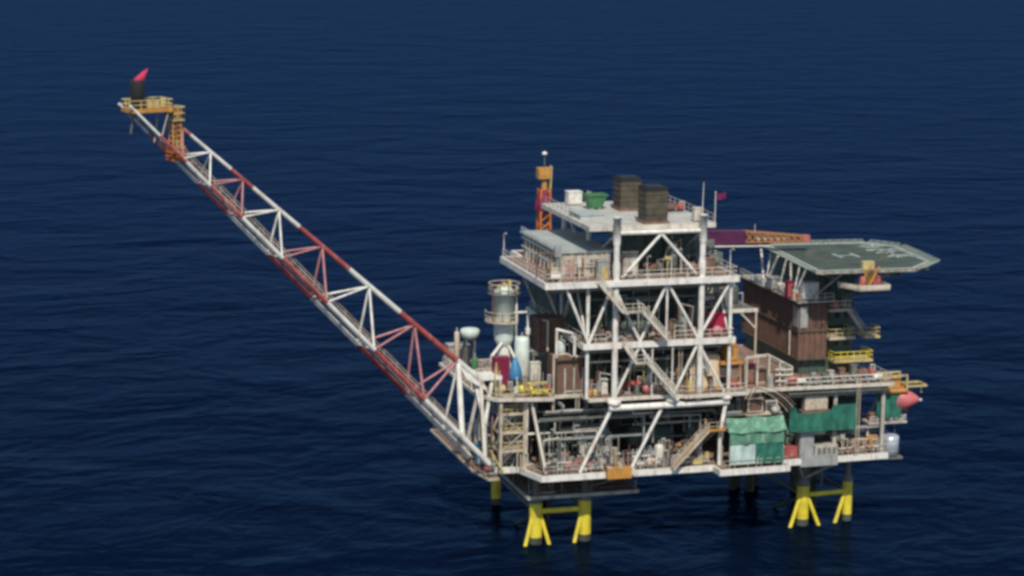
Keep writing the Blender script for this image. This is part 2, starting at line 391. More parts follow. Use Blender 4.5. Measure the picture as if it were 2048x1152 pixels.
# braces of the white frames
def brace(p, q, r=.2, m='white', n=10): MB().tube(p, q, r, n=n).build('brace', m, plat)
for k, Y in enumerate((0, 11.3, 22)):
    o = Y + (-.05 if k == 0 else 0); mm = 'white' if k == 0 else 'cream'
    # top storey
    brace((.2,o,41.0),(11.6,o,41.0), .3, mm)
    brace((6.,o,40.7),(1.0,o,35.4), .2, mm); brace((6.1,o,40.7),(10.9,o,35.4), .2, mm)
    # upper storey, warren truss
    nt_ = [-6.4,-.2,7.0,15.6]; nb = [-3.3,3.5,11.3]
    for a, b_ in ((0,0),(1,0),(1,1),(2,1),(2,2),(3,2)): brace((nt_[a],o,34.5),(nb[b_],o,27.1), .19, mm)
    brace((7.0,o,34.4),(7.0,o,27.1), .15, mm)
    # lower storey
    nc = [.1, 8.0, 15.2]
    for a, b_ in ((1,0),(1,1),(2,1),(2,2)): brace((nb[a],o,26.6),(nc[b_],o,19.7), .19, mm)
    for x in (5.2, 7.9): brace((x,o,26.7),(x,o,19.9), .1, mm)
for x in (-3.3, 15.7):
    for y0, y1 in ((.4,11.3),(11.3,22)):
        brace((x,y0,27),(x,(y0+y1)/2,34.3),.17,'cream'); brace((x,y1,27),(x,(y0+y1)/2,34.3),.17,'cream')
        if x > 0: brace((x,y0,34.3),(x,y1,27.2),.12,'cream')
for x in (.2,11.6):
    brace((x,0,41),(x,11.3,35.5),.17,'cream'); brace((x,22,41),(x,11.3,35.5),.17,'cream'); brace((x,0,41.02),(x,22,41.02),.24,'cream')
# big tubular girder and the slanted legs under it
MB().tube((-.5,-.15,18.72),(15.6,-.15,18.72),.42,n=14).build('girder', 'white', plat)
for x in (.2, 8, 15.2): MB().rev((x,-.1,18.9), [(.5,0),(.9,.4),(.9,.75),(.5,.8)], 12).build('node_cone', 'white', plat)
brace((-.1,0,18.6),(-4.1,.2,10.5),.24); brace((6.6,0,18.3),(2.7,.2,10.5),.22); brace((15.3,0,18.6),(14.5,-.3,14.4),.26); brace((14.5,-.3,14.4),(14.5,-.3,10.5),.24)
brace((-10.1,3.4,19.6),(-10.3,3.2,12.6),.17,'cream'); brace((-9.7,3.2,19.5),(-8.4,.6,10.5),.22,'cream')
brace((-10.2,3,15.2),(-7.2,3,15.2),.16,'cream')
for a, b_ in (((20.5,1.2),(14.6,8)),((31,1),(27,8)),((38,1),(37.5,8))): brace((*a,19.7),(*b_,10.6),.17,'grating')
for x in (-3,4,11,18,25,32): brace((x,8,19.6),(x+3.5,8,10.6),.15,'mid'); brace((x+7,8,19.6),(x+3.5,8,10.6),.15,'mid')

# dark walls added so the deck interiors read as dark, hiding the sea behind
def wall(x0, x1, y, z0, z1, m, lab, ribs=True):
    b = MB().box(x0, x1, y, y+.2, z0, z1); x = x0+.6
    while ribs and x < x1-.3: b.box(x-.06, x+.06, y-.14, y-.003, z0+.1, z1-.1); x += 1.3
    o = b.build('dark_backing', m, plat); o['label'] = lab
wall(-8, 38, 12.5, CEL+.05, MN-.75, 'dark', 'added dark backing wall across the lowest deck')
wall(-3.5, 19.0, 9.0, MN+.05, MB_-.75, 'dark', 'added dark backing wall across the main deck')
wall(-3.3, 15.5, 8.0, MB_+.05, UP-.75, 'dark_green', 'added dark green backing wall across the second deck')
wall(1.2, 12.6, 5.2, UP+.05, TOP-.8, 'dark_green', 'added dark wall below the top deck')
wall(12.6, 16.1, 7.5, UP+.05, UP+3.4, 'mid', 'grey panel at the right end of the upper deck')
MB().box(-8.3, -8.1, 8, 24, CEL+.05, MN-.75).build('dark_backing', 'dark', plat)
MB().box(-3.6, -3.45, 9.3, 24, MN+.05, MB_-.75).build('dark_backing', 'dark', plat)
MB().box(-3.75, -3.6, 12, 24, MB_+.05, UP-1.0).build('dark_backing', 'dark_green', plat)
MB().box(16.2, 20.5, 14, 14.2, MB_-.5, 30).build('dark_backing', 'dark', plat)

# jacket
LEGS = [(-8.2,5.6),(-1.6,5.6),(28.7,5.2),(35.4,5.8),(-8.2,24.5),(-1.6,24.5),(28.2,22.5),(35.0,22.5)]
for i, (x, y) in enumerate(LEGS):
    big = .84 if i < 3 else .66; leg_tone = 'yellow' if i < 6 else 'marine_and_shade'  # back right legs dark all over: the deck's shade is put into their colour
    j = MB().tube((x,y,-6),(x,y,.9),big,n=16,mi=1).tube((x,y,.9),(x,y,5.4),big,n=16).rev((x,y,5.4),[(big,0),(big*1.04,.01),(big*1.04,.25),(big*.6,.9),(big*.6,4.4)],14,mi=2).build('jacket_leg', [leg_tone,'marine_and_shade','mid'], plat)
    for dx in {0: (1.5,-1.5), 1: (-1.5,), 2: (1.5,-1.5), 3: (-1.5,)}.get(i, ()):
        MB().tube((x+dx*.3,y-.3,4.1),(x+dx*(1.6 if i < 2 else 2.1),y-1.2,-3),.27,n=8).build('leg_strut', 'yellow', j)
def jb(a, b, r=.25, m='yellow'): MB().tube(a, b, r, n=10).build('jacket_brace', m, plat)
jb((-8.2,5.6,4.2),(-1.6,5.6,4.2),.36); jb((28.7,5.2,4.0),(35.4,5.8,4.0),.32)
jb((-8.2,5.6,4.1),(-8.2,24.5,4.1),.2,'mid'); jb((-1.6,5.6,4.1),(-1.6,24.5,4.1),.2,'mid'); jb((28.7,5.2,3.9),(28.2,22.5,3.9),.2,'mid'); jb((35.4,5.8,3.9),(35,22.5,3.9),.2,'mid')
jb((-8.2,24.5,4.1),(-1.6,24.5,4.1),.2,'mid'); jb((28.2,22.5,3.9),(35,22.5,3.9),.2,'mid')
jb((-8.2,7,3),(-8.2,22.5,-3),.22,'marine_and_shade'); jb((28.5,7,3),(28.3,21,-3),.22,'marine_and_shade')
jb((28.7,5.2,6.3),(26,1,9.6),.2,'grating'); jb((28.7,5.2,6.3),(32,1,9.6),.2,'grating'); jb((-1.6,5.6,7),(3,1,9.6),.2,'mid')
for x in (-4.6,-5.9,31.5,32.8,33.4): MB().tube((x,12,-4),(x,12,10),.32,n=10).build('riser_pipe', 'marine_and_shade', plat)
for x, y in ((26.2,24),(27.3,25),(28.9,24.6),(30.2,25.2)): MB().tube((x,y,-4),(x,y,9.6),.5,n=12).build('conductor', 'marine_and_shade', plat)
bevel = MB().prism([(30.2,12.8),(33.8,12.8),(34.2,13.2),(34.2,16),(30.2,16)], 4.6, 9.6).build('sump_tank', 'dark', plat)
for x in (29.8,31.2,33.0): MB().tube((x,9,3.8),(x,9,9.6),.16).build('sump_pipe', 'mid', plat)
# under-deck pipe bundles of the platform itself
for z, y, x0, x1, m in ((18.0,2.6,-8,14,'pipe'),(17.5,3.2,-8,22,'mid'),(17.7,4.2,-6,37,'grey'),(16.9,2.4,-9,-1.5,'grating'),(15.5,3.6,4,15,'pipe'),(25.9,1.6,-3.5,15.5,'mid'),(25.5,2.4,-3.5,15.5,'pipe'),(33.7,1.4,-8,15.8,'grey'),(33.4,2.2,-8,15.8,'mid'),(8.9,3,-8,36,'mid'),(18.6,1.1,24,38,'pipe')):
    MB().tube((x0,y,z),(x1,y,z),.15).build('pipe', m, plat)

for k in range(26):
    x = rnd.uniform(-9, 22); y = rnd.uniform(1.2, 6.5); z = rnd.uniform(14.6, 19.0); L_ = rnd.uniform(2.5, 7); m = rnd.choice(['pipe','mid','grey','grating','dark_green','mid'])
    dn = rnd.uniform(1.5, 4); MB().path([(x,y,min(19.2,z+dn*.4)),(x,y,z),(x+L_,y,z),(x+L_,y,z-dn)], rnd.uniform(.07,.16)).build('pipe', m, plat)
for k in range(14):
    x = rnd.uniform(-3, 12); y = rnd.uniform(1.5, 6); up_ = k % 2; z0 = MB_ if up_ else MN; z = z0+rnd.uniform(3.2,5.8); L_ = rnd.uniform(2, 4)
    MB().path([(x,y,z0),(x,y,z),(x+L_,y,z),(x+L_,y,z0+rnd.uniform(0,3))], rnd.uniform(.07,.14)).build('pipe', rnd.choice(['pipe','mid','grey','grating','dark_green']), plat)
for k in range(44):      # vertical and slanting pipework crowding the left end round the boom base
    x = rnd.uniform(-15.8, -9.6); y = rnd.uniform(2.8, 8.5); z0 = rnd.choice([CEL, CEL, MN, 14, 16]); h_ = rnd.uniform(1.5, 4.6); k2 = rnd.random(); q = (x, y, z0)
    if x < -14 and z0 == CEL: y = q[1] + 3
    e = (x+rnd.uniform(-.2,.2), y, z0+h_) if k2 < .55 else ((x+rnd.uniform(-1.8,1.8), y, z0+h_) if k2 < .8 else (x+rnd.uniform(1,2.6), y, z0+rnd.uniform(0,.3)))
    MB().tube(q, e, rnd.uniform(.06,.15)).build('riser_pipe' if k2 < .55 else 'stay_bar', rnd.choice(['beige','cream','dull_yellow','grating','rust','pale_green','beige','mid']), plat)
for k in range(16):
    x = rnd.uniform(-8.5, 13); z0 = (CEL, CEL, MN)[k % 3]; y = rnd.uniform(.5, 2.5) + (0 if z0 == CEL or x > -3 else 3); MB().tube((x,y,z0),(x,y,z0+rnd.uniform(1.2,3.6)),rnd.uniform(.05,.1)).build('conduit', rnd.choice(['beige','grating','rust','pipe','cream']), plat)
for z, y, x0, x1, m in ((19.0,.5,-2.5,-.9,'mid'),(17.2,1.4,-9,14,'mid'),(16.2,2.0,16,24,'grating'),(14.2,2.8,-8,6,'grey'),(24.4,1.2,-3,8,'mid'),(32.2,1.8,-3,15,'mid'),(19.1,.0,24,38,'mid'),(12.8,2.6,24,38,'mid'),(13.6,1.8,31,38,'grey')):
    MB().box(x0,x1,y,y+.5,z,z+.1).box(x0,x1,y-.05,y-.003,z,z+.22).box(x0,x1,y+.503,y+.55,z,z+.22).build('cable_tray', m, plat)
CM = ['beige','grating','rust','rust','mid','grey','cream','pipe','dark_green','brown_clad','dull_yellow','mid']
for k in range(95):     # boxes, brackets and fittings that crowd the deck fronts
    z0 = rnd.choice([CEL, CEL, MN, MN, MB_, UP]); x = rnd.uniform(-8.6 if z0 in (CEL, UP) else -2.6, 13.2 if z0 != MN else 23); y = rnd.uniform(.35, 3.6)
    a, c, h_ = rnd.uniform(.25,.9), rnd.uniform(.25,.6), rnd.uniform(.4, 1.9); zz = z0 if rnd.random() < .75 else z0+rnd.uniform(1.2, 3)
    b = MB().box(x, x+a, y, y+c, zz+.03, zz+h_)
    if zz > z0: b.box(x+a*.4, x+a*.6, y+c*.4, y+c*.6, z0, zz+.02)
    b.box(x-.04, x+a*.5, y-.05, y-.003, zz+h_*.3, zz+h_*.8); b.build('fitting_box' if k % 2 else 'deck_fitting', rnd.choice(CM), plat)
for k in range(70):
    z0 = rnd.choice([CEL, CEL, MN, MN, MB_, UP]); x = rnd.uniform(-8.6 if z0 in (CEL, UP) else -2.8, 12.5); y = rnd.uniform(.4, 4.5); h_ = rnd.uniform(1.2, 4.8); L_ = rnd.uniform(-2.2, 2.2)
    MB().path([(x,y,z0),(x,y,z0+h_),(x+L_,y,z0+h_*rnd.uniform(.8,1.0)),(x+L_,y+.6,z0+h_*rnd.uniform(.1,.7))], rnd.uniform(.045,.1)).build('instrument_line', rnd.choice(CM), plat)
for k in range(22):     # left end of the main deck
    x = rnd.uniform(-15.6, -8.5); y = rnd.uniform(4.0, 9.5); a, h_ = rnd.uniform(.3,.9), rnd.uniform(.5,2.6)
    MB().box(x, x+a, y, y+.5, MN, MN+h_).tube((x+a*.5,y+.25,MN+h_-.05),(x+a*.5,y+.25,MN+h_+rnd.uniform(.3,1.5)),.07).build('deck_fitting', rnd.choice(['beige','grating','rust','cream','mid','dull_yellow','pale_green']), plat)
for x in (-6,-1.5,3,7.5,12,17.5): MB().bar((x,1.4,18.9),(x,8,18.9),.25,.4).build('floor_beam', 'grey', plat)

# ------------------------------------------------------------------ flare boom (a triangular lattice, narrowing towards the tip)
fu = Vector((-.945,-.326,0)).normalized(); fw = Vector((-.326,.945,0)).normalized(); fb = Vector((-17,4.5,0))
zt = lambda s_: 24.95+.833*(s_-2.33)
zl = lambda s_: 16.0+.99*(s_-3.3)
hw = lambda s_: 2.25-.018*s_
def FT(s_): return fb + fu*s_ + Vector((0,0,zt(s_)))
def FL(s_, k): return fb + fu*s_ + fw*(k*hw(s_)) + Vector((0,0,zl(s_)))
boom = thing('flare_boom', 'long red and white lattice boom slanting up over the sea', 'flare boom', (fb.x, fb.y, 12))
ts = [2.4, 8.7, 15.2, 21.7, 27.5, 32.2, 36.3, 39.8]; ls = [3.4, 8.6, 15.7, 22.2, 28.1, 33.3, 37.3, 40.6]
def chord(P, s0, s1, cuts, r0, r1, name):
    cuts = [s0] + cuts + [s1]
    b = MB()
    f = lambda q: r0 + (r1-r0)*(q-s0)/(s1-s0)
    for i, (a, c) in enumerate(zip(cuts, cuts[1:])): b.tube(P(a), P(c), f(a), f(c), n=12, mi=(i+1) % 2)
    b.build(name, ['red','white'], boom)
chord(FT, -1.4, 40.4, [2.5,10.9,18.1,24.9,31.0,33.8,38.9], .42, .2, 'top_chord')
for k in (-1, 1): chord(lambda q: FL(q,k), -1.0, 46.9, [8.6,15.7,22.2,28.1,33.3,37.3,40.2,43.4], .4, .17, 'lower_chord')
for i, (a, b_) in enumerate(zip(ts, ls)):
    cm = ['white','faded_red'][i % 2]; r = .2-.012*i
    for k in (-1, 1):
        if i: MB().tube(FT(a), FL(b_,k), r*.9, n=8).build('brace', cm, boom)
        if i < 7: MB().tube(FT(a), FL(ls[i+1],k), r*.8, n=8).build('brace', cm if i else 'faded_red', boom)
    MB().tube(FL(b_,-1), FL(b_,1), r*.8, n=8).build('cross_tie', cm, boom)
# walkway between the lower chords
b = MB(); up = Vector((.7,.24,.7))
n = 44
for i in range(n):
    s0 = 1+40*i/n; s1 = s0+40/n-.06
    a = (FL(s0,-.25)+Vector((0,0,.62))); c = (FL(s1,-.25)+Vector((0,0,.62)))
    b.bar(a, c, .95, .07, (i//3) % 2)
wk = b.build('walkway', ['beige','rust'], boom)
b = MB()
for kk in (-.25,):
    for sgn in (-.55, .55):
        off = fw*sgn
        for h in (1.1, 1.6): b.tube(FL(1,kk)+off+Vector((0,0,h)), FL(41,kk)+off+Vector((0,0,h)), .05, n=5, mi=0)
        for i in range(23): p = FL(1+40*i/22,kk)+off; b.tube(p+Vector((0,0,.6)), p+Vector((0,0,1.6)), .04, n=5)
b.build('handrail', 'beige', wk)
MB().path([FL(-.5,.5)+Vector((0,0,.5)), FL(46,.5)+Vector((0,0,.5))], .1).build('gas_pipe', 'pipe', boom)
# tip platform, burner, ladder tower
tc = fb + fu*44.3 + Vector((0,0,58.5))
def tp(a, b_, z): return tc + fu*a + fw*b_ + Vector((0,0,z))
b = MB(); P4 = [tp(2.2,-1.4,0),tp(-2.6,-1.4,0),tp(-2.6,1.5,0),tp(2.2,1.5,0)]
b.prism([(p.x,p.y) for p in P4], 58.3, 58.55)
for p, q in zip(P4, P4[1:]+P4[:1]): b.bar(p+Vector((0,0,.02)), q+Vector((0,0,.02)), .18, .45)
tpl = b.build('tip_platform', 'amber', boom)
rail(MB(), [tuple(p+Vector((0,0,.2))) for p in P4+P4[:1]], .95, .07, 1.0).build('railing', 'dull_yellow', tpl)
b = MB()
for a in (-2.2,-1.3,-.5): p = tp(a,.1,.2); b.box(p.x-.3,p.x+.3,p.y-.25,p.y+.25,p.z,p.z+.75+.3*rnd.random())
b.build('ignition_panel', 'dull_yellow', tpl)
bc = tp(1.0,0,.1)
MB().rev(bc, [(.3,0),(.42,.5),(.72,1.2),(.85,1.6),(.85,2.9),(.72,3.2),(.5,3.22)], 14).build('burner', 'burner', boom)
for a, b_ in ((1.9,-1.2),(1.9,1.3),(-2.2,-1.2),(-2.2,1.3)):
    MB().tube(tp(a,b_,-.1), FL(44.3+a*.6, .5 if b_ > 0 else -.5)+Vector((0,0,-.6)), .09).build('strut', 'grating', boom)
MB().tube(tp(1.5,0,-.3), tp(1.9,0,-2.6), .12).build('strut', 'mid', boom)
fl = MB()
prof = [(.3,0),(.48,.25),(.46,.7),(.34,1.2),(.24,1.6),(.12,2.0),(.02,2.3)]
v = []; nn = 10
for j, (r, z) in enumerate(prof):
    cx = bc + Vector((.42*z + .09*z*z*.6, .05*z, 3.05+z*.62))
    for i in range(nn):
        t = 2*math.pi*i/nn; rr = r*(1+.22*math.sin(3*t+j*.9)); v.append(cx+Vector((rr*math.cos(t), rr*math.sin(t), -.25*rr*math.cos(t))))
f = [(j*nn+i, j*nn+(i+1) % nn, (j+1)*nn+(i+1) % nn, (j+1)*nn+i) for j in range(len(prof)-1) for i in range(nn)]
tag(fl.add(v, f, 0, True).build('flare_flame', 'flame'), 'small pink red flame leaning from the black burner tip', 'flame')
lt = fb + fu*40.75
b = MB()
for a, b_ in ((-.5,-.5),(.5,-.5),(.5,.5),(-.5,.5)):
    p = lt + fu*a + fw*b_; b.tube(p+Vector((0,0,54)), p+Vector((0,0,58.4)), .11, n=6)
for z in range(8):
    zz = 54.2+z*.58; q = [lt+fu*a+fw*b_+Vector((0,0,zz)) for a, b_ in ((-.5,-.5),(.5,-.5),(.5,.5),(-.5,.5))]
    for p1, p2 in zip(q, q[1:]+q[:1]): b.tube(p1, p2, .06, n=5)
    b.tube(q[0], q[1]+Vector((0,0,.5)), .05, n=5)
lad = b.build('ladder_tower', 'amber', boom)
b = MB(); p = lt+Vector((0,0,52.6)); q4 = [lt+fu*a+fw*b_ for a, b_ in ((-.85,-.8),(.75,-.8),(.75,.9),(-.85,.9))]
b.prism([(k.x,k.y) for k in q4], 52.6, 52.8)
for h in (53.1,53.6,54.1):
    qq = [k+Vector((0,0,h)) for k in q4]
    for p1, p2 in zip(qq, qq[1:]+qq[:1]): b.bar(p1, p2, .1, .26)
b.build('ladder_base_cage', 'orange', boom)
b = MB(); qt = [k+Vector((0,0,0)) for k in q4]; b.prism([(k.x,k.y) for k in qt], 57.1, 57.25)
rail(b, [tuple(k+Vector((0,0,57.25))) for k in qt+qt[:1]], 1.4, .08, .9); b.build('ladder_top_landing', 'dull_yellow', boom)
# base of the boom
b = MB(); a = FT(-1.4); c = FT(2.2)
b.add([c+Vector((0,-.15,-.2)), a+Vector((0,-.15,.2)), a+Vector((.8,-.15,-1.3)), c+Vector((1.0,-.15,-2.2)), c+Vector((0,.3,-.2)), a+Vector((0,.3,.2)), a+Vector((.8,.3,-1.3)), c+Vector((1.0,.3,-2.2))],
      [(0,1,2,3),(7,6,5,4),(0,4,5,1),(1,5,6,2),(2,6,7,3),(3,7,4,0)])
b.build('gusset_plate', 'white', boom)
for p, q, r in ((FT(2.2), FL(3.0,-1), .36), (FT(2.2), FL(3.0,1), .17)): MB().tube(p, q, r, n=12).build('end_post', 'white', boom)
for p, q, r in ((Vector((-16.6,5.2,22)),Vector((-15.5,4,16.6)),.26),(Vector((-14.3,5,22.2)),Vector((-15.5,4,16.6)),.26),(Vector((-15.5,4,17)),Vector((-15.4,3.6,10.5)),.16)):
    MB().tube(p, q, r, n=10).build('support_leg', 'white', boom)
for k in (-1,1): MB().tube(FT(-1.2), FL(-.4,k), .24, n=10).build('support_leg', 'cream', boom)
MB().box(-16.2,-13.2,4.4,9,22.1,22.5).build('base_plate', 'white', boom)
for x, y in ((-16,4.6),(-13.4,4.6),(-16,8.8),(-13.4,8.8)): MB().tube((x,y,20),(x,y,22.1),.2).build('support_leg', 'cream', boom)

# ------------------------------------------------------------------ things on the top deck
def stack(x, y, w_, d, h, label):
    t = thing('exhaust_stack', label, 'exhaust stack', (x+w_/2, y+d/2, TOP), 'dark exhaust stacks on the top deck')
    b = MB(); c = .08
    z0, z1 = TOP+.35, TOP+h
    bevel_box(b, x, x+w_, y, y+d, z0, z1-.5, .1)
    for k in range(1, 5): zz = z0+(z1-z0)*k/5.2; bevel_box(b, x-.06, x+w_+.06, y-.06, y+d+.06, zz, zz+.12, .1)
    for k in range(1, 3): xx = x+w_*k/3; b.box(xx-.05, xx+.05, y-.07, y-.002, z0, z1-.5)
    b.build('casing', 'stack', t)
    b = MB(); bevel_box(b, x-.04, x+w_+.04, y-.04, y+d+.04, z1-.5, z1-.2, .1); b.box(x+.2, x+w_-.2, y+.2, y+d-.2, z1-.2, z1)
    b.build('hood', 'burner', t)
    MB().box(x-.2, x+w_+.2, y-.2, y+d+.2, TOP+.02, TOP+.35).build('base', 'rust', t)
stack(4.9, 12.6, 2.9, 3.2, 4.3, 'dark brown exhaust stack standing further back beside the green skip')
stack(4.3, .9, 2.9, 3.2, 4.7, 'dark brown exhaust stack standing at the front edge of the top deck')
t = thing('waste_skip', 'green open skip with sloping sides on the top deck', 'skip', (2.4, 15, TOP))
b = MB(); x0, x1, y0, y1, z0, z1 = 1.1, 3.3, 14.2, 16.2, TOP+.2, TOP+2.0
vo = [(x0+.3,y0+.3,z0),(x1-.3,y0+.3,z0),(x1-.3,y1-.3,z0),(x0+.3,y1-.3,z0),(x0-.3,y0,z1),(x1+.4,y0,z1),(x1+.4,y1,z1),(x0-.3,y1,z1)]
vi = [(x0+.4,y0+.4,z0+.1),(x1-.4,y0+.4,z0+.1),(x1-.4,y1-.4,z0+.1),(x0+.4,y1-.4,z0+.1),(x0-.2,y0+.1,z1),(x1+.3,y0+.1,z1),(x1+.3,y1-.1,z1),(x0-.2,y1-.1,z1)]
b.add(vo+vi, [(3,2,1,0),(0,1,5,4),(1,2,6,5),(2,3,7,6),(3,0,4,7),(8,9,10,11),(12,13,9,8),(13,14,10,9),(14,15,11,10),(15,12,8,11),(4,5,13,12),(5,6,14,13),(6,7,15,14),(7,4,12,15)]); b.build('body', 'green', t)
MB().bar((x0-.35,y0-.05,z1-.1),(x1+.45,y0-.05,z1-.1),.1,.2).bar((x0+.5,y0+.1,z0),(x0+.1,y0-.03,z1-.25),.1,.1).bar((x1-.5,y0+.1,z0),(x1-.1,y0-.03,z1-.25),.1,.1).build('rim', 'green', t)
MB().box(x0+.4,x0+.7,y0+.3,y1-.3,TOP+.01,z0).box(x1-.7,x1-.4,y0+.3,y1-.3,TOP+.01,z0).build('skid', 'dull_yellow', t)
cabinet(-.3, 18.6, TOP, 1.9, 1.6, 1.75, 'white', 'small white cabin between the orange tower and the green skip', 'cabin', 'small_cabin', 'white')
t = MB().tube((1.9,17.2,TOP),(1.9,17.2,TOP+2.1),.07).tube((2.3,17.4,TOP),(2.3,17.4,TOP+2.0),.07).tube((1.9,17.2,TOP+1.2),(2.3,17.4,TOP+1.2),.05).build('post_frame', 'white')
tag(t, 'thin white twin post frame between white cabin and green skip', 'frame')
t = thing('roof_hatch', 'pale raised hatch box in the front left part of the top deck', 'hatch', (-1.3, 8, TOP))
MB().box(-2.6,.6,6.2,10.8,TOP+.01,TOP+.55).build('box', 'roof_green', t); MB().box(-2.7,.7,6.1,10.9,TOP+.55,TOP+.65).build('lid', 'roof_green', t)
pump(9.4, 9, TOP, 3.4, 1.5, 1.4, 'rust', 'rust red machine at the right edge of the top deck', 'red')
cabinet(11.0, 1.6, TOP, 1.2, 1, 1.7, 'cream', 'cream cabinet behind the top of the right column')
t = thing('whip_antenna', 'tall thin pale whip antenna above the right column', 'antenna', (11.9, 1.2, TOP))
MB().tube((11.9,1.2,TOP),(11.9,1.2,TOP+1.6),.09).build('base', 'white', t); MB().tube((11.9,1.2,TOP+1.6),(12.0,1.2,TOP+5.1),.06,.03).build('rod', 'white', t)
t = thing('flagpole', 'flagpole with dark red flag at the right corner of the top deck', 'flagpole', (13.5, .9, TOP))
MB().tube((13.5,.9,TOP),(13.5,.9,TOP+3.8),.07,.05).ball((13.5,.9,TOP+3.85),.1).build('pole', 'white', t)
b = MB(); nx = 8; vv = []
for i in range(nx+1):
    for k in range(2): vv.append((13.6+1.3*i/nx, .9+.16*math.sin(i*1.1), TOP+2.95+.8*k-.08*math.sin(i*.6)))
b.add(vv, [(2*i,2*i+2,2*i+3,2*i+1) for i in range(nx)]); b.add([(x,y+.03,z) for x,y,z in vv], [(2*i+1,2*i+3,2*i+2,2*i) for i in range(nx)]); b.build('flag', 'flag', t)

# orange tower crane pedestal behind the shelter
t = thing('lattice_tower', 'orange and dark red tower with a white lamp, left of the white cabin', 'tower', (-1.6, 25.5, UP))
X, Y = -1.55, 25.6
b = MB()
for a, c in ((-.75,-.75),(.75,-.75),(.75,.75),(-.75,.75)): b.bar((X+a,Y+c,34),(X+a*.85,Y+c*.85,43.2),.26,.26, 0)
for k in range(8):
    z = 34.4+k*1.1
    for a, c, d, e in ((-.7,-.7,.7,-.7),(.7,-.7,.7,.7),(.7,.7,-.7,.7),(-.7,.7,-.7,-.7)): b.bar((X+a,Y+c,z),(X+d,Y+e,z+1.0),.14,.14, k % 2)
b.build('lattice_pedestal', ['orange','amber'], t)
b = MB(); b.rev((X,Y,40.4),[(1.25,0),(1.25,.6),(.8,2.6)],8,sm=False); b.build('machine_house', 'maroon', t)
MB().tube((X,Y,42.9),(X,Y,44.6),.42,.36,n=12).build('slew_post', 'amber', t)
b = MB(); bevel_box(b, X-1.0, X+.75, Y-.8, Y+.8, 44.6, 46.0, .2); b.build('cab', 'amber', t)
MB().box(X-.75,X+.45,Y-.84,Y-.8,45.0,45.7).build('window', 'amber', t)
MB().bar((X+.8,Y-.2,43.2),(X+.95,Y-.2,46.2),.16,.3).bar((X+.8,Y+.4,43.2),(X+.95,Y+.4,46.2),.16,.3).build('boom_foot', 'dull_yellow', t)
MB().tube((X,Y,46),(X,Y,47.8),.07).build('mast', 'mid', t)
MB().rev((X,Y,47.7), [(.12,0),(.36,.1),(.36,.32),(.1,.5)], 10).build('beacon_lamp', 'white', t)

# deck crane lying in its rest between the top deck and the helideck
t = thing('deck_crane', 'maroon and orange crane boom lying level toward the helideck', 'crane', (18.3, 16, 27))
MB().tube((18.6,16,20),(18.6,16,35.4),.75,n=16).build('pedestal', 'grating', t)
b = MB(); bevel_box(b, 17.2, 20.2, 14.6, 17.4, 33.4, 35.4, .2); b.build('machinery_house', 'mid', t)
b = MB()
v0 = [(19.0,15.2,36.4),(23.6,15.3,36.5),(23.6,15.3,38.1),(18.6,15.2,38.3),(17.6,15.2,37.0)]
v1 = [(x,y+1.5,z) for x,y,z in v0]; b.add(v0+v1, [(0,1,2,3,4),(9,8,7,6,5)]+[(i,(i+1)%5,5+(i+1)%5,5+i) for i in range(5)])
bb = b.build('boom_butt', 'plum', t); bb['label'] = 'dark maroon root section of the crane boom'
b = MB(); c0 = [(23.6,15.4,36.6),(23.6,16.7,36.6),(23.6,16.7,38.0),(23.6,15.4,38.0)]; c1 = [(32.2,15.7,36.4),(32.2,16.4,36.4),(32.2,16.4,37.1),(32.2,15.7,37.1)]
for p, q in zip(c0, c1): b.bar(p, q, .2, .2)
n = 9
for k in range(n):
    for i in range(4):
        p = Vector(c0[i]).lerp(Vector(c1[i]), k/n); q = Vector(c0[(i+1) % 4]).lerp(Vector(c1[(i+1) % 4]), (k+1)/n); b.bar(p, q, .16, .16)
        p2 = Vector(c0[(i+1) % 4]).lerp(Vector(c1[(i+1) % 4]), k/n); q2 = Vector(c0[i]).lerp(Vector(c1[i]), (k+1)/n); b.bar(p2, q2, .12, .12)
b.build('boom_lattice', 'dull_orange', t)
b = MB(); bevel_box(b, 31.9, 33.1, 15.6, 16.5, 36.2, 37.2, .1); b.build('boom_head', 'red', t)
b = MB(); bevel_box(b, 25.2, 30.2, 15.75, 16.35, 36.75, 37.3, .05); b.build('boom_walkway', 'beige', t)
MB().tube((18.8,15.2,36.2),(27,15.2,36.0),.12).build('pendant_bar', 'cream', t)
MB().tube((24.9,15.4,37.8),(24.9,15.4,39.0),.06).build('wind_sensor', 'beige', t)
b = MB(); bevel_box(b, 18.0, 19.4, 13.6, 14.6, 33.6, 35.6, .15); cb = b.build('cab', 'mid', t); MB().box(18.2,19.2,13.55,13.6,34.4,35.3).build('window', 'glass', cb)

# grey shelter on the upper deck
t = thing('equipment_shelter', 'grey green roofed shelter with a window band, left on the upper deck', 'shelter', (-3, 12, UP))
x0, x1, y0, y1 = -6.2, .7, 3.2, 20.0; zr = 38.3
MB().box(x0-.25, x1+.25, y0-.3, y1+.3, zr-.12, zr+.1).build('roof', 'roof_green', t)
b = MB().box(x0+1.0, x0+1.15, y0+.2, y1-.2, UP+.02, zr-.12).box(x0+.15, x0+1.0, y0+.003, y0+.15, UP+.02, zr-.12).box(x0+.2, x1, y1-.15, y1, UP+.02, zr-.12).box(x1-.15, x1, y0+.2, y1-.2, UP+.02, zr-.13)
b.box(x0+.2, x1-.2, y0, y0+.15, UP+.03, zr-.125)
b.build('wall', 'grating', t)
n = 10
for i in range(n):
    a = y0+.2+(y1-y0-.4)*i/n; c = y0+.2+(y1-y0-.4)*(i+1)/n
    wn = MB().box(x0+.93, x0+.99, a+.3, c-.1, UP+1.2, zr-.6).build('window', 'glass', t)
    MB().box(x0-.04, x0+.16, a, a+.22, UP+.02, zr-.13).build('post', 'cream', t)
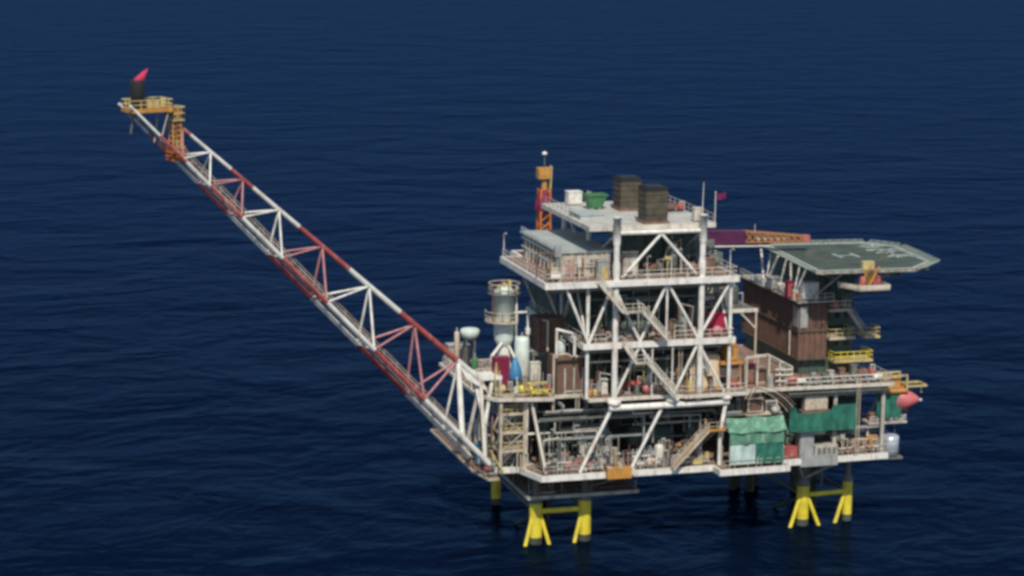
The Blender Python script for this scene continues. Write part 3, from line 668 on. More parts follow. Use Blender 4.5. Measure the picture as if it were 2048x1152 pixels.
MB().box(x0-.1,x0-.044,y0,y1,UP+1.3,UP+1.5).box(x0-.1,x0-.044,y0,y1,zr-.75,zr-.5).build('side_rail', 'pale_green', t)
b = MB()
for k in range(7): xx = x0+.5+k*.95+(k%3)*.12; b.box(xx-.09-.05*(k%2), xx+.09, y0-.12, y0-.002, UP+.05, zr-.15)
b.box(x0+.2,x1-.2,y0-.1,y0-.004,UP+1.6,UP+1.75); b.build('wall_rib', 'beige', t)
MB().box(-5.2,-4.3,y0-.06,y0-.01,UP+.1,UP+2.2).build('wall_panel', 'faded_red', t); MB().box(-2.2,-1.0,y0-.06,y0-.01,UP+.5,UP+2.2).build('wall_panel', 'mid', t)
d = MB().box(-3.95,-3.05,y0-.1,y0-.01,UP+.1,UP+2.4).build('door', 'rust', t); MB().box(-3.2,-3.12,y0-.16,y0-.1,UP+1.1,UP+1.3).build('handle', 'dark', d)
b = MB()
rail(b, [(x0-.1,y0-.1,zr+.1),(x0-.1,y1,zr+.1)], .6, .05, 2.2); b.build('roof_rail', 'pale_green', t)
# front row on the upper deck
cabinet(-8.2, .8, UP, 1.2, 1.0, 1.5, 'beige', 'beige cabinet at the front left corner of the upper deck')
cabinet(-1.9, .9, UP, 1.5, 1.2, 2.2, 'grey', 'grey cabinet left of the left column on the upper deck')
cabinet(2.0, 2.6, UP, 2.0, 1.3, 2.9, 'grating', 'pale tall cabinet inside left brace of the top storey')
pump(4.6, 2.2, UP, 3.0, 1.5, 1.9, 'rust', 'rust brown motor between the two top storey braces')
vvessel(8.6, 3.0, UP, .75, 4.4, 'mid', 'dark grey upright vessel behind the right top storey brace')
manifold(9.8, 12.6, 3.6, UP, 2.6, 'row of pipes and valves left of the right column on the upper deck', 'mid', 5, 'rust')
cabinet(12.6, 1.4, UP, 1.3, 1.0, 1.9, 'rust', 'rust coloured cabinet just right of the right column')
hvessel(14.2, 4.6, UP, 3.0, .8, 'mid', 'dark grey lying tank at the right end of the upper deck')
for i, (x, lab) in enumerate(((4.2,'thin lamp post between the top storey braces, left one'),(7.4,'thin lamp post between the top storey braces, right one'),(15.3,'thin lamp post at the right corner of the upper deck'))): lamp(x, -.2, UP, 2.9 if i < 2 else 3.4, lab)
lamp(-8.9, 19.3, UP, 3.2, 'thin lamp post on the far left railing of the upper deck'); lamp(-9.0, 8, UP, 2.6, 'thin lamp post halfway along the left railing of upper deck')

# ------------------------------------------------------------------ stairs
def stairway(name, label, legs, w_, m, mt, landings):
    t = thing(name, label, 'staircase', legs[0][0])
    for p, q in legs: 
        b = MB(); stairs(b, p, q, w_, 0, 1); b.build('flight', [m, mt], t)
    for (x0_, x1_, yc, z) in landings:
        b = MB().box(x0_, x1_, yc-w_/2-.08, yc+w_/2+.08, z-.12, z)
        for xx in (x0_+.1, x1_-.1): b.bar((xx, yc+w_/2, z-.1), (xx, yc+w_/2+.7, z+1.2), .1, .1)
        ld_ = b.build('landing', mt, t); rail(MB(), [(x0_,yc-w_/2,z),(x1_,yc-w_/2,z)], 1.05, .045, 1.2).build('handrail', m, ld_)
    return t
stairway('upper_staircase', 'pale staircase in two flights crossing the upper white braces', [((-2.6,-1.35,35.1),(.6,-1.35,31.3)),((3.1,-1.35,31.3),(6.9,-1.35,27.15))], 1.1, 'cream', 'grating', [(.55,3.15,-1.35,31.3)])
stairway('middle_staircase', 'pale staircase in two flights below the second deck', [((.9,-1.3,27.0),(2.5,-1.3,24.7)),((4.0,-1.3,24.7),(8.1,-1.3,20.05))], .9, 'cream', 'grating', [(2.45,4.05,-1.3,24.7)])
stairway('lower_staircase', 'ochre staircase climbing right to the orange landing above lowest deck', [((7.9,-.9,10.5),(12.6,-.9,15.3))], .9, 'beige', 'amber', [(12.55,14.9,-.9,15.35)])
t = thing('stair_tower', 'beige and yellow open stair tower at the left end below main deck', 'stair tower', (-12, 4.5, CEL))
b = MB()
for x in (-13.7,-10.5):
    for y in (3.6, 6.8): b.bar((x,y,CEL),(x,y,22.2),.2,.2)
for z in (12.9,15.3,17.7,20.1):
    for y in (3.6,6.8): b.bar((-13.6,y,z),(-10.6,y,z),.14,.2)
    for x in (-13.7,-10.5): b.bar((x,3.7,z),(x,6.7,z),.14,.2)
b.build('frame', 'beige', t)
for i, z in enumerate((12.95,15.35,17.75)):
    b = MB().box(-13.6,-10.6,3.7,4.9,z,z+.12); rail(b, [(-13.6,3.6,z+.1),(-10.6,3.6,z+.1)], 1.05, .06, .8, 1); b.build('landing', ['beige','dull_yellow'], t)
    b = MB(); p, q = ((-13.3,5.6,z-2.4),(-10.9,5.6,z)) if i % 2 == 0 else ((-10.9,5.6,z-2.4),(-13.3,5.6,z)); stairs(b, p, q, .8, 0, 0); b.build('flight', 'cream', t)
for a, c in (((-13.6,3.55,12.9),(-10.6,3.55,15.3)),((-10.6,3.55,15.3),(-13.6,3.55,17.7))): MB().bar(a, c, .1, .12).build('cross_brace', 'grating', t)

# ------------------------------------------------------------------ left end equipment on the main deck
t = thing('process_column', 'tall pale green white column with a railed top platform at the left end', 'process column', (-11.4, 10, MN))
X, Y = -11.45, 10.0
MB().rev((X,Y,MN), [(1.2,0),(1.2,.2),(1.0,.5),(.98,2.2),(.84,4.6),(.8,5.2)], 18).build('skirt', 'white', t)
MB().rev((X,Y,MN), [(.8,5.2),(1.2,6.0),(1.26,6.3),(1.26,11.6),(1.32,11.62),(1.32,11.8),(1.22,11.82),(1.22,12.4),(.9,12.9),(.3,13.1)], 20).build('shell', 'pale_green', t)
b = MB().rev((X,Y,32.0), [(1.0,0),(2.1,.02),(2.1,.22),(1.0,.24)], 18)
pl = b.build('top_platform', 'mid', t)
pts = [(X+2.0*math.cos(k*math.pi/6), Y+2.0*math.sin(k*math.pi/6), 32.2) for k in range(13)]
rail(MB(), pts, 1.2, .07, 1.1).build('railing', 'beige', pl)
b = MB()
for k in range(3): b.box(X-1.0+k*.7,X-.6+k*.7,Y-.6,Y+.2,32.25,33.2+.3*k)
b.build('valve_box', 'dull_yellow', pl)
b = MB(); a0, a1 = R(150), R(300); n = 10; vv = []
for i in range(n+1):
    a = a0+(a1-a0)*i/n
    for r_, z_ in ((1.25,28.5),(2.5,28.5),(2.5,28.75),(1.25,28.75)): vv.append((X+r_*math.cos(a), Y+r_*math.sin(a), z_))
b.add(vv, [(4*i+k, 4*i+(k+1)%4, 4*i+4+(k+1)%4, 4*i+4+k) for i in range(n) for k in range(4)]+[(0,1,2,3),(4*n+3,4*n+2,4*n+1,4*n)])
sp_ = b.build('ring_platform', 'beige', t)
rail(MB(), [(X+2.45*math.cos(a0+(a1-a0)*i/6), Y+2.45*math.sin(a0+(a1-a0)*i/6), 28.75) for i in range(7)], 1.1, .06, 1.2).build('railing', 'beige', sp_)
b = MB()
for s_ in (-.2,.2): b.tube((X-1.75,Y-.9+s_,28.7),(X-1.75,Y-.9+s_,33.2),.06,n=5)
for k in range(14): b.tube((X-1.75,Y-1.1,28.9+k*.3),(X-1.75,Y-.7,28.9+k*.3),.03,n=4)
b.build('ladder', 'rust', t)
MB().path([(X+1.5,Y-.5,33),(X+1.5,Y-.5,20.3)], .16).build('downpipe', 'white', t)
MB().path([(X-.5,Y-.9,25.8),(X-1.9,Y-1.2,24.2),(X-1.9,Y-1.2,20.2)], .22).path([(X+.4,Y-.8,25.4),(X+1.2,Y-1.4,23.6),(X+1.2,Y-1.4,20.2)], .2).build('process_pipe', 'white', t)
MB().path([(X+1.1,Y,29.5),(X+3.2,Y,29.5),(X+3.2,Y,20.2)], .17).build('process_pipe', 'white', t)
MB().box(X+2.9,X+3.5,Y-.3,Y+.3,26.6,27.4).build('valve_box', 'white', t)

t = thing('drum_tank', 'pale round drum tank standing left of the tall column', 'tank', (-13.8, 18, MN))
MB().rev((-13.8,18,24.5), [(.1,0),(.7,.15),(1.15,.5),(1.28,.9),(1.28,1.35),(1.1,1.5),(.1,1.6)], 18).build('shell', 'pale_green', t)
for a in range(4): MB().tube((-13.8+.8*math.cos(a*1.57+.7),18+.8*math.sin(a*1.57+.7),20),(-13.8+.8*math.cos(a*1.57+.7),18+.8*math.sin(a*1.57+.7),24.9),.12).build('leg', 'mid', t)
cabinet(-13.7, 6.2, MN, 2.0, 1.5, 4.4, 'maroon', 'dark red box on the main deck left of the blue tank', 'box', 'red_box', 'maroon')
t = thing('blue_tank', 'blue cone bottomed tank right of the dark red box', 'tank', (-10.8, 6.8, MN))
MB().rev((-10.85,6.7,MN+1.9), [(.9,0),(.95,.1),(.8,.9),(.55,1.6),(.3,2.2),(.15,2.5)], 16).build('shell', 'blue', t)
MB().rev((-10.85,6.7,MN+1.5), [(.7,0),(.98,.15),(.98,.4)], 16).build('base_ring', 'blue', t)
for a in range(3): MB().tube((-10.85+.7*math.cos(a*2.1-1.2),6.7+.7*math.sin(a*2.1-1.2),MN),(-10.85+.7*math.cos(a*2.1-1.2),6.7+.7*math.sin(a*2.1-1.2),MN+1.7),.09).build('leg', 'dull_yellow', t)
vvessel(-9.3, 9.0, MN, .95, 6.6, 'pale_green', 'pale green upright tank just right of the tall column')
pump(-14.2, 4.3, MN, 2.6, 1.3, 1.6, 'dull_yellow', 'dirty yellow pump under the dark red box')
pump(-11.2, 3.6, MN, 2.2, 1.3, 1.4, 'yellow', 'bright yellow pump behind the left yellow railing', 'dull_yellow')
manifold(-10.2, -7.6, 2.9, MN, 2.1, 'yellow valve row at the right end of yellow railing', 'dull_yellow', 6, 'yellow')
cabinet(-9.2, 5.2, MN, 1.3, 1.0, 3.8, 'cream', 'tall cream cabinet between the blue tank and brown frame')
pump(-8.6, 3.6, MN, 1.8, 1.3, 2.4, 'rust', 'dark red brown pump beside the brown framed module', 'red')
vvessel(-14.6, 12.5, MN, .45, 3.4, 'green', 'small green upright bottle near the boom base plate')
pump(-15.6, 10.5, MN, 2.2, 1.4, 3.0, 'dark', 'dark machine below the pale round drum tank')
manifold(-15.6, -12.4, 7.6, MN, 3.4, 'tangle of rusty pipes behind the boom base plate', 'beige', 6, 'rust')
vvessel(-14.9, 20.5, MN, .35, 5.2, 'beige', 'thin rusty pipe column left of the round drum tank')
crate(-15.8, 21.5, MN, 3, 2, 3.1, 'grating', 'pale crate at the far left end of the main deck')

# brown framed modules between the column and the white frames
t = thing('framed_module', 'brown module in a cream pipe frame on the main deck', 'module', (-5, 3.5, MN))
MB().box(-6.3,-2.9,3.3,7.8,MN+.05,24.6).build('body', 'brown_clad', t)
b = MB()
for x in (-5.3,-4.1,-2.9): b.bar((x,3.2,MN+.05),(x,3.2,23.4),.2,.15)
b.bar((-5.4,3.2,MN+.4),(-2.8,3.2,MN+.4),.12,.2); b.build('rib', 'grating', t)
MB().path([(-6.6,6.6,25),(-6.6,6.6,28.9),(-7.3,6.6,29.1)], .15).build('vent_pipe', 'beige', t)
b = MB().path([(-7.1,2.2,MN),(-7.1,2.2,25.4),(-5.6,2.2,25.5),(-4.6,2.6,25.0),(-2.6,2.6,25.0)], .17).path([(-7.1,2.2,20.6),(-7.1,2.2,18)], .17)
b.build('pipe_frame', 'beige', t)
crate(-7.4, 8.2, 24.7, 3.6, 3.4, 4.2, 'brown_clad', 'dark brown tall module above the brown framed module', 'module', 'brown_module', 'rust')
MB().box(-8.2,-3.7,7.9,12,24.2,24.65).build('module_deck', 'mid', plat)
for x in (-8,-3.9): MB().tube((x,8.1,20),(x,8.1,24.2),.15).tube((x,11.8,20),(x,11.8,24.2),.15).build('module_post', 'mid', plat)
vvessel(-5.3, 5.0, 24.6, .55, 2.2, 'pale_green', 'small pale vessel on top of the brown framed module')
MB_x = MB().path([(-6.2,4,24.7),(-6.2,4,28.3),(-4.4,2.2,28.0),(-4.4,2.2,25.2)], .2).build('bent_pipe', 'white')
tag(MB_x, 'white bent pipe rising left of the second deck corner', 'pipe')

# second deck
cabinet(13.7, 2.0, MB_, 2.2, 1.5, 2.6, 'crimson', 'crimson box behind the right V brace on the second deck', 'box', 'red_box', 'crimson')
pump(-1.9, 2.0, MB_, 2.6, 1.6, 2.2, 'rust', 'rust red motor beside the left column on the second deck', 'rust')
hvessel(4.4, 4.4, MB_, 4.6, .95, 'dark_green', 'dark green lying tank behind the pale staircase, second deck')
cabinet(8.3, 2.6, MB_, 1.2, 1.2, 1.9, 'rust', 'rust brown cabinet left of the star node, second deck')
cabinet(9.8, 3.2, MB_, 1.2, 1.2, 2.4, 'grey', 'grey cabinet left of the right column, second deck')
vvessel(12.7, 4.6, MB_, .7, 4.6, 'mid', 'dark upright vessel left of the crimson box')
vvessel(1.6, 4.6, MB_, .75, 5.0, 'dark_green', 'dark green upright vessel right of the left column, second deck')
cabinet(13.4, 4.3, MB_+3.9, 1.0, .9, 1.2, 'white', 'small white box high above the crimson box', 'box', 'junction_box')
MB().box(12.8,15.4,4.0,6.0,MB_+3.7,MB_+3.9).tube((13,4.2,MB_),(13,4.2,MB_+3.7),.08).tube((15.2,4.2,MB_),(15.2,4.2,MB_+3.7),.08).build('shelf', 'mid', plat)
manifold(5.0, 8.0, 1.8, MB_, 1.5, 'low brown pipe row below the pale staircase foot', 'rust', 5, 'beige')
manifold(-.4, 2.6, 1.3, MB_, 1.2, 'low beige pipe row along the left front of second deck', 'beige', 6, 'rust')

# main deck, middle
pump(2.3, 2.0, MN, 2.6, 1.5, 1.9, 'red', 'faded red pump between the V braces on the main deck', 'red')
t = thing('covered_tank', 'large tan tarpaulin covered box on the main deck below the right column', 'tank', (13.4, 3, MN))
b = MB(); n = 10; pts = []
for i in range(24):
    a = 2*math.pi*i/24; sx = math.copysign(abs(math.cos(a))**.45, math.cos(a)); sy = math.copysign(abs(math.sin(a))**.45, math.sin(a)); pts.append((sx, sy))
vv = []; lv = [(1.0,.3),(1.0,1.5),(.985,3.0),(.99,4.0),(.96,4.3),(.85,4.45),(.4,4.55)]
for j, (k, z) in enumerate(lv):
    for i, (a, c) in enumerate(pts): q = k*(1+.012*math.sin(i*2.3+j)); vv.append((13.3+2.05*a*q, 3.3+1.6*c*q, MN+z+(.04*math.sin(i*1.7) if j < 5 else 0)))
b.add(vv, [(j*24+i, j*24+(i+1)%24, (j+1)*24+(i+1)%24, (j+1)*24+i) for j in range(len(lv)-1) for i in range(24)]+[tuple(range((len(lv)-1)*24, len(lv)*24))], 0, True); b.build('cover', 'tan', t)
MB().box(11.3,15.3,1.8,4.8,MN+.02,MN+.32).build('base', 'amber', t)
MB().tube((11.0,1.5,MN),(11.0,1.5,MN+4.2),.14).tube((11.5,1.4,MN),(11.5,1.4,MN+2.6),.1).build('pipe', 'white', t)
cabinet(15.8, 1.4, MN+3.6, 1.6, 2.2, 2.0, 'amber', 'orange box hanging right of the white corner post', 'box', 'orange_box', 'amber')
MB().box(14.9,17.9,.9,4,MN+3.3,MN+3.6).tube((17.6,1.2,MN),(17.6,1.2,MN+3.3),.1).tube((15.2,3.8,MN),(15.2,3.8,MN+3.3),.1).build('landing', 'amber', plat)
pump(15.6, .5, MN, 2.2, 1.1, 1.2, 'red', 'low red orange pump at the right end of the tan box', 'orange')
cabinet(3.9, 4.2, MN+2.6, 1.6, 1.2, 1.5, 'cream', 'cream box above the faded red pump', 'box', 'junction_box')
MB().box(3.4,7.2,4,6,MN+2.35,MN+2.6).tube((3.6,4.2,MN),(3.6,4.2,MN+2.35),.08).tube((7,4.2,MN),(7,4.2,MN+2.35),.08).build('shelf', 'grating', plat)
cabinet(-.9, 1.6, MN, .8, .8, 2.0, 'white', 'narrow white cabinet left of the left column on main deck')
for i, x in enumerate((-2.5,-1.85)): drum(x, 1.5, MN, 'dull_yellow' if i else 'amber', ('dull yellow drum','amber drum')[1-i]+' left of the left column, main deck')
vvessel(-1.7, 4.4, MN, .6, 5.2, 'dark_green', 'dark green upright vessel behind the two drums')
vvessel(8.2, 4.2, MN, .8, 4.4, 'dark_green', 'dark green upright vessel left of the tan covered box')
vvessel(6.0, 3.4, MN, .4, 4.6, 'grey', 'slim grey upright bottle behind middle staircase')
manifold(5.4, 9.4, 1.6, MN, 1.3, 'grey pipe row left of the tan covered box', 'pipe', 6, 'rust')
cabinet(9.7, 1.2, MN, .9, .9, 1.5, 'rust', 'rust brown cabinet at left corner of the tan box landing')

# main deck, right of the white frames
MB().box(16.4,21.4,5.5,13.9,29.2,29.5).build('walkway_deck', 'mid', plat)
MB().box(16.6,21.5,5.2,5.49,29.15,29.6).build('edge_beam', 'cream', plat)
for x in (21.3,): MB().tube((x,5.3,20),(x,5.3,29.1),.15).build('column', 'beige', plat)
brace((19.2,5.3,29),(21.2,5.3,27),.12,'cream')
cabinet(16.7, 7.2, MN+4, 1.6, 1.2, 3.2, 'grey', 'grey panel box right of the white frame below the walkway', 'cabinet', 'switch_cabinet', 'grey')
MB().box(16.3,18.6,6.8,9,MN+3.7,MN+4).tube((16.5,7,MN),(16.5,7,MN+3.7),.1).tube((18.4,7,MN),(18.4,7,MN+3.7),.1).build('shelf', 'mid', plat)
cabinet(16.7, 6.2, 29.5, 1.6, 1.4, 2.4, 'mid', 'dim grey green cabinet behind right end of the second deck')
hvessel(19.3, 11, 29.5, 3.4, 1.0, 'dark', 'dark lying tank below the maroon crane boom')
vvessel(18.9, 7.4, 29.5, .7, 2.6, 'dark', 'dark upright tank under the maroon crane boom')
t = thing('pipe_arch', 'brown cream pipe arch in front of the brown accommodation', 'pipe frame', (21, 1.5, MN))
for k, (dy, h) in enumerate(((0,4.0),(.6,3.6))):
    MB().path([(18.7,1.6+dy,MN),(18.7,1.6+dy,MN+h),(21.6,1.6+dy,MN+h+.2),(25.0,1.6+dy,MN+h-1.6),(25.0,1.6+dy,MN+.1)], .13).build('arch_pipe', ['cream','beige'][k], t)
for x, h in ((20.2,4),(21.8,4.1),(23.3,3.1)): MB().tube((x,1.6,MN),(x,1.6,MN+h),.12).build('post', 'cream', t)
for z in (.7,1.5,2.2): MB().tube((22.6,1.4,MN+z),(25,1.4,MN+z-.1),.12).build('rail_pipe', 'cream', t)
cabinet(19.2, 3.2, MN, 1.4, 1.2, 2.6, 'maroon', 'dark maroon cabinet behind the pipe arch', 'cabinet', 'equipment_cabinet', 'rust')
pump(22.2, 2.6, MN, 2.6, 1.5, 2.0, 'rust', 'rusty machine under the right end of the pipe arch')
crate(20.6, 3.6, MN, 1.8, 1.6, 1.9, 'brown_clad', 'brown crate in the middle of the pipe arch', 'crate', 'crate', 'beige')
pump(26.2, 1.4, MN, 2.4, 1.3, 1.3, 'rust', 'rust brown pump on the main deck above the green tarpaulin')
for i, (x, m) in enumerate(((29.2,'mid'),(30.2,'grating'),(31.6,'rust'),(33.4,'mid'))):
    cabinet(x, 1.3+.3*(i % 2), MN, .8, .8, 1.2+.3*i, m, ['dark stub cabinet','pale stub cabinet','rust stub cabinet','dark tall stub cabinet'][i]+' on the main deck below the yellow walkways')
manifold(26.5, 36.5, .7, MN+.1, 1.0, 'long grey pipe row along the right front of the main deck', 'pipe', 9, 'grey')
pump(34.4, 1.8, MN, 2.8, 1.5, 1.9, 'rust', 'red brown winch left of the yellow davit', 'red', 'winch')

# ------------------------------------------------------------------ accommodation block under the helideck
acc = thing('accommodation_block', 'two storey dark brown clad accommodation block below the helideck', 'accommodation', (30, 14, MN))
AX0, AX1, AY0, AY1, AZ0, AZ1 = 27.9, 32.0, 6.6, 26.5, 22.2, 29.6
def clad(x0, x1, y0, y1, z0, z1, m, name='wall'):
    b = MB(); pts = []; st = .42
    n = round((x1-x0)/st)
    for i in range(n): a = x0+(x1-x0)*i/n; d = (x1-x0)/n; o = .14 if i % 2 else 0; pts += [(a+.02,y0+o),(a+d-.02,y0+o)]
    n = round((y1-y0)/st)
    for i in range(n): a = y0+(y1-y0)*i/n; d = (y1-y0)/n; o = .05 if i % 2 else 0; pts += [(x1-o,a+.02),(x1-o,a+d-.02)]
    n = round((x1-x0)/st)
    for i in range(n): a = x1-(x1-x0)*i/n; d = (x1-x0)/n; pts += [(a-.02,y1),(a-d+.02,y1)]
    n = round((y1-y0)/st)
    for i in range(n): a = y1-(y1-y0)*i/n; d = (y1-y0)/n; o = .14 if i % 2 else 0; pts += [(x0+o,a-.02),(x0+o,a-d+.02)]
    b.prism(pts, z0, z1); return b.build(name, m, acc)
clad(AX0, AX1, AY0, AY1, AZ0, (AZ0+AZ1)/2-.12, 'brown_clad'); clad(AX0, AX1, AY0, AY1, (AZ0+AZ1)/2+.12, AZ1, 'brown_clad')
b = MB()
for z in (AZ0-.15, (AZ0+AZ1)/2-.12, AZ1-.02): bevel_box(b, AX0-.1, AX1+.1, AY0-.1, AY1+.1, z, z+.24, .1)
b.build('floor_band', 'stack', acc)
MB().box(AX0+.2, AX0+1.25, AY0-.06, AY0+.02, AZ0+4.2, AZ1-.35).build('pale_panel', 'grey', acc)
MB().box(AX0-.08, AX0+.02, AY0+.15, AY0+1.8, AZ0+4.2, AZ1-.35).build('pale_panel', 'grey', acc)
MB().tube((AX0-.12,AY0+2.6,AZ0+.1),(AX0-.12,AY0+2.6,AZ0+3.4),.1).build('downpipe', 'cream', acc)
# dark box standing in for shade under the block, and the set back right wing
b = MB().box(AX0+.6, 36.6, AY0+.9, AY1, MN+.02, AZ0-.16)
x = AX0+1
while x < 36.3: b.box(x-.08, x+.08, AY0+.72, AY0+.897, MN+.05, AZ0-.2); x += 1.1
b.build('underside_shade_box', 'dark_green', acc)
for z0, z1 in ((AZ0-.1, 25.6),(25.9, 29.4),(29.7, 33.4)):
    MB().box(AX1+.12, 36.9, 9.2, AY1, z0, z1).build('right_wing', 'dark_green', acc)
for i in range(3):
    for z in (23.2, 27.0, 31.0):
        x = 32.7+i*1.45; wn = MB().box(x, x+.7, 9.13, 9.19, z, z+.8).build('window', 'glass', acc)
def walkway(x0, x1, y0, y1, z, m, rm, left=True):
    b = MB().box(x0, x1, y0, y1, z-.3, z); wk = b.build('walkway', m, acc)
    pts = [(x0+.05,y1-.05,z),(x0+.05,y0+.05,z),(x1-.05,y0+.05,z),(x1-.05,y1-.05,z)]
    rail(MB(), pts, 1.1, .06, 1.0).build('railing', rm, wk)
walkway(31.9, 35.6, 5.6, 9.1, 25.1, 'beige', 'dull_yellow')
walkway(32.6, 38.2, 5.4, 9.1, 22.0, 'dull_yellow', 'yellow')
walkway(37.2, 39.4, 6, 9, 25.0, 'dull_yellow', 'dull_yellow')
b = MB(); stairs(b, (34.9,7,28.6), (37.6,7,25.0), .8); b.build('outer_stair', 'grating', acc)
walkway(32.0, 35.2, 6.0, 9.1, 28.8, 'beige', 'cream')
MB().box(32.6,33.5,6.6,7.4,28.85,30.0).build('hose_box', 'red', acc)
# roof deck of the block
b = MB().box(AX0-.5, AX1+.6, AY0-.7, AY1+.3, AZ1+.24, AZ1+.42); rd = b.build('roof', 'grating', acc)
rail(MB(), [(AX0-.4,AY1,AZ1+.42),(AX0-.4,AY0-.6,AZ1+.42),(AX1+.5,AY0-.6,AZ1+.42)], 1.0, .05, 1.3).build('railing', 'cream', rd)
RZ = AZ1+.42
cabinet(28.5, 6.8, RZ, 2.2, 1.5, 2.3, 'white', 'white cabinet with pale doors on the roof below the helideck')
cabinet(26.9, 8.4, RZ, .9, 1.0, 2.2, 'maroon', 'dark red cabinet left of the white cabinet on the brown block roof', 'cabinet', 'equipment_cabinet', 'red')
cabinet(27.0, 6.5, RZ, .7, .7, 1.3, 'cream', 'low cream box with orange stain left front on the brown block roof', 'box', 'junction_box', 'orange')
cabinet(27.2, 14.5, RZ, 1.6, 2, 1.6, 'grey', 'grey air unit on the brown block roof behind the white struts', 'air conditioner', 'air_unit')
manifold(27.2, 29.8, 12.0, RZ, 1.6, 'pale pipe cluster on the brown block roof', 'white', 5, 'grey')

# ------------------------------------------------------------------ helideck
HZ = 35.0
heli = thing('helideck', 'dark green helideck with a white letter H and perimeter net', 'helideck', (36.5, 11, HZ))
HP = [(28.0,1.6),(28.6,.9),(41.0,.2),(45.2,4.4),(46.2,16.8),(43.6,20.6),(30.2,21.8),(29.3,21.0)]
MB().prism(HP, HZ-.3, HZ).build('landing_surface', 'heli', heli)
b = MB(); n = len(HP); cx, cy = 36.6, 11
for i in range(n):
    p = Vector((*HP[i],0)); q = Vector((*HP[(i+1) % n],0)); t_ = (q-p).normalized()*.15
    b.bar(p+t_+Vector((0,0,HZ-.2+(i%3)*.004)), q+t_+Vector((0,0,HZ-.2+(i%3)*.004)), .3, .55)
b.build('edge_beam', 'grating', heli)
def ringmesh(c, r0, r1, z, n=48, a0=0, a1=2*math.pi):
    b = MB(); vv = []
    for i in range(n+1):
        a = a0+(a1-a0)*i/n
        for r in (r0, r1): vv.append((c[0]+r*math.cos(a), c[1]+r*math.sin(a), z))
    return b.add(vv, [(2*i,2*i+1,2*i+3,2*i+2) for i in range(n)])
HC = (36.5, 11.4)
ringmesh(HC, 4.6, 5.6, HZ+.006).build('circle_marking', 'heli_ring', heli)
hx, hy = HC
MB().box(hx-1.5,hx-1.0,hy-1.6,hy+1.6,HZ+.006,HZ+.014).box(hx+1.0,hx+1.5,hy-1.6,hy+1.6,HZ+.006,HZ+.014).box(hx-.997,hx+.997,hy-.28,hy+.28,HZ+.006,HZ+.014).build('letter_h_marking', 'heli_mark', heli)
b = MB(); lo_ = [Vector((cx+(x-cx)*.965, cy+(y-cy)*.965, 0)) for x, y in HP]
for i in range(n):
    p, q = lo_[i], lo_[(i+1) % n]; d_ = (q-p).normalized(); nn_ = Vector((-d_.y, d_.x, 0))*.12
    b.add([(*(p-nn_).xy,HZ+.006),(*(q-nn_).xy,HZ+.006),(*(q+nn_).xy,HZ+.006),(*(p+nn_).xy,HZ+.006)], [(0,1,2,3)])
b.build('edge_line_marking', 'heli_mark', heli)
# net frames round the edge, one per side
for i in range(n):
    p = Vector((*HP[i],0)); q = Vector((*HP[(i+1) % n],0)); L_ = (q-p).length
    if L_ < 2.5: continue
    d_ = (q-p).normalized(); o_ = Vector((d_.y, -d_.x, 0)); k = max(2, round(L_/1.2)); b = MB()
    for j in range(k+1):
        a = p.lerp(q, j/k)
        b.tube(a+Vector((0,0,HZ-.1)), a+o_*1.5+Vector((0,0,HZ+.25)), .05, n=5)
        if j < k:
            a2 = p.lerp(q, (j+1)/k); b.tube(a+Vector((0,0,HZ-.1)), a2+o_*1.5+Vector((0,0,HZ+.25)), .03, n=4); b.tube(a2+Vector((0,0,HZ-.1)), a+o_*1.5+Vector((0,0,HZ+.25)), .03, n=4)
    for k2 in (.35,.7,1.0): b.tube(p+o_*1.5*k2+Vector((0,0,HZ-.1+.35*k2)), q+o_*1.5*k2+Vector((0,0,HZ-.1+.35*k2)), .045, n=5)
    b.build('safety_net', 'net_rope', heli)
b = MB()
for i in range(26):     # crumpled landing net pushed to the right hand side
    x = rnd.uniform(41.6,44.6); y = rnd.uniform(8.,18.5); a = rnd.uniform(-.5,.5)
    b.path([(x-.8,y-.9*a,HZ+.05),(x,y,HZ+.12+.15*rnd.random()),(x+.8,y+.8*a+.3,HZ+.05)], .07, 5)
tag(b.path([(43,7.6,HZ+.05),(43.2,13,HZ+.1),(43,19,HZ+.05)], .06, 5).build('rope_landing_net', 'heli_mark'), 'heap of pale rope net along the right side of the helideck', 'net')
# underside beams and struts
b = MB()
for y in (4,8,12,16,20): b.box(29.2,45,y-.15,y+.15,HZ-1.0,HZ-.303)
for x in (30.5,35,40): b.box(x-.18,x+.18,2,20.5,HZ-1.35,HZ-1.003)
b.build('underside_beam', 'mid', heli)
def hs(p, q, r=.16, m='cream'): MB().tube(p, q, r, n=8).build('support_strut', m, heli)
for y0_, y1_ in ((21,17.8),(15,17.6),(10.6,8.6),(5.4,8.0)): hs((28.2,y0_,HZ-.4),(27.5,y1_,RZ), .15, 'white')
for y0_, y1_ in ((18,17.7),(12.6,13.2),(8,8.3)): hs((28.4,y0_,HZ-.4),(27.6,y1_,RZ), .13, 'white')
hs((31.5,1.5,HZ-.6),(29.9,7.0,RZ+.3),.13,'grating'); hs((44,5,HZ-.7),(36.8,9.3,31.2),.16,'grating'); hs((38.5,2,HZ-.9),(34.5,9.2,31.0),.16,'grating'); hs((44,16,HZ-.7),(36.8,16,29),.16,'mid')
MB().tube((31.6,8.2,RZ),(31.6,8.2,HZ-1.2),.55,n=14).build('support_column', 'dark', heli); MB().tube((35.5,14,31),(35.5,14,HZ-1.2),.5,n=14).build('support_column', 'dark', heli)
MB().prism([(32.2,8.6),(36.4,8.6),(36.4,13),(32.2,13)], 33.4, HZ-1.37).build('support_box', 'dark_green', heli)
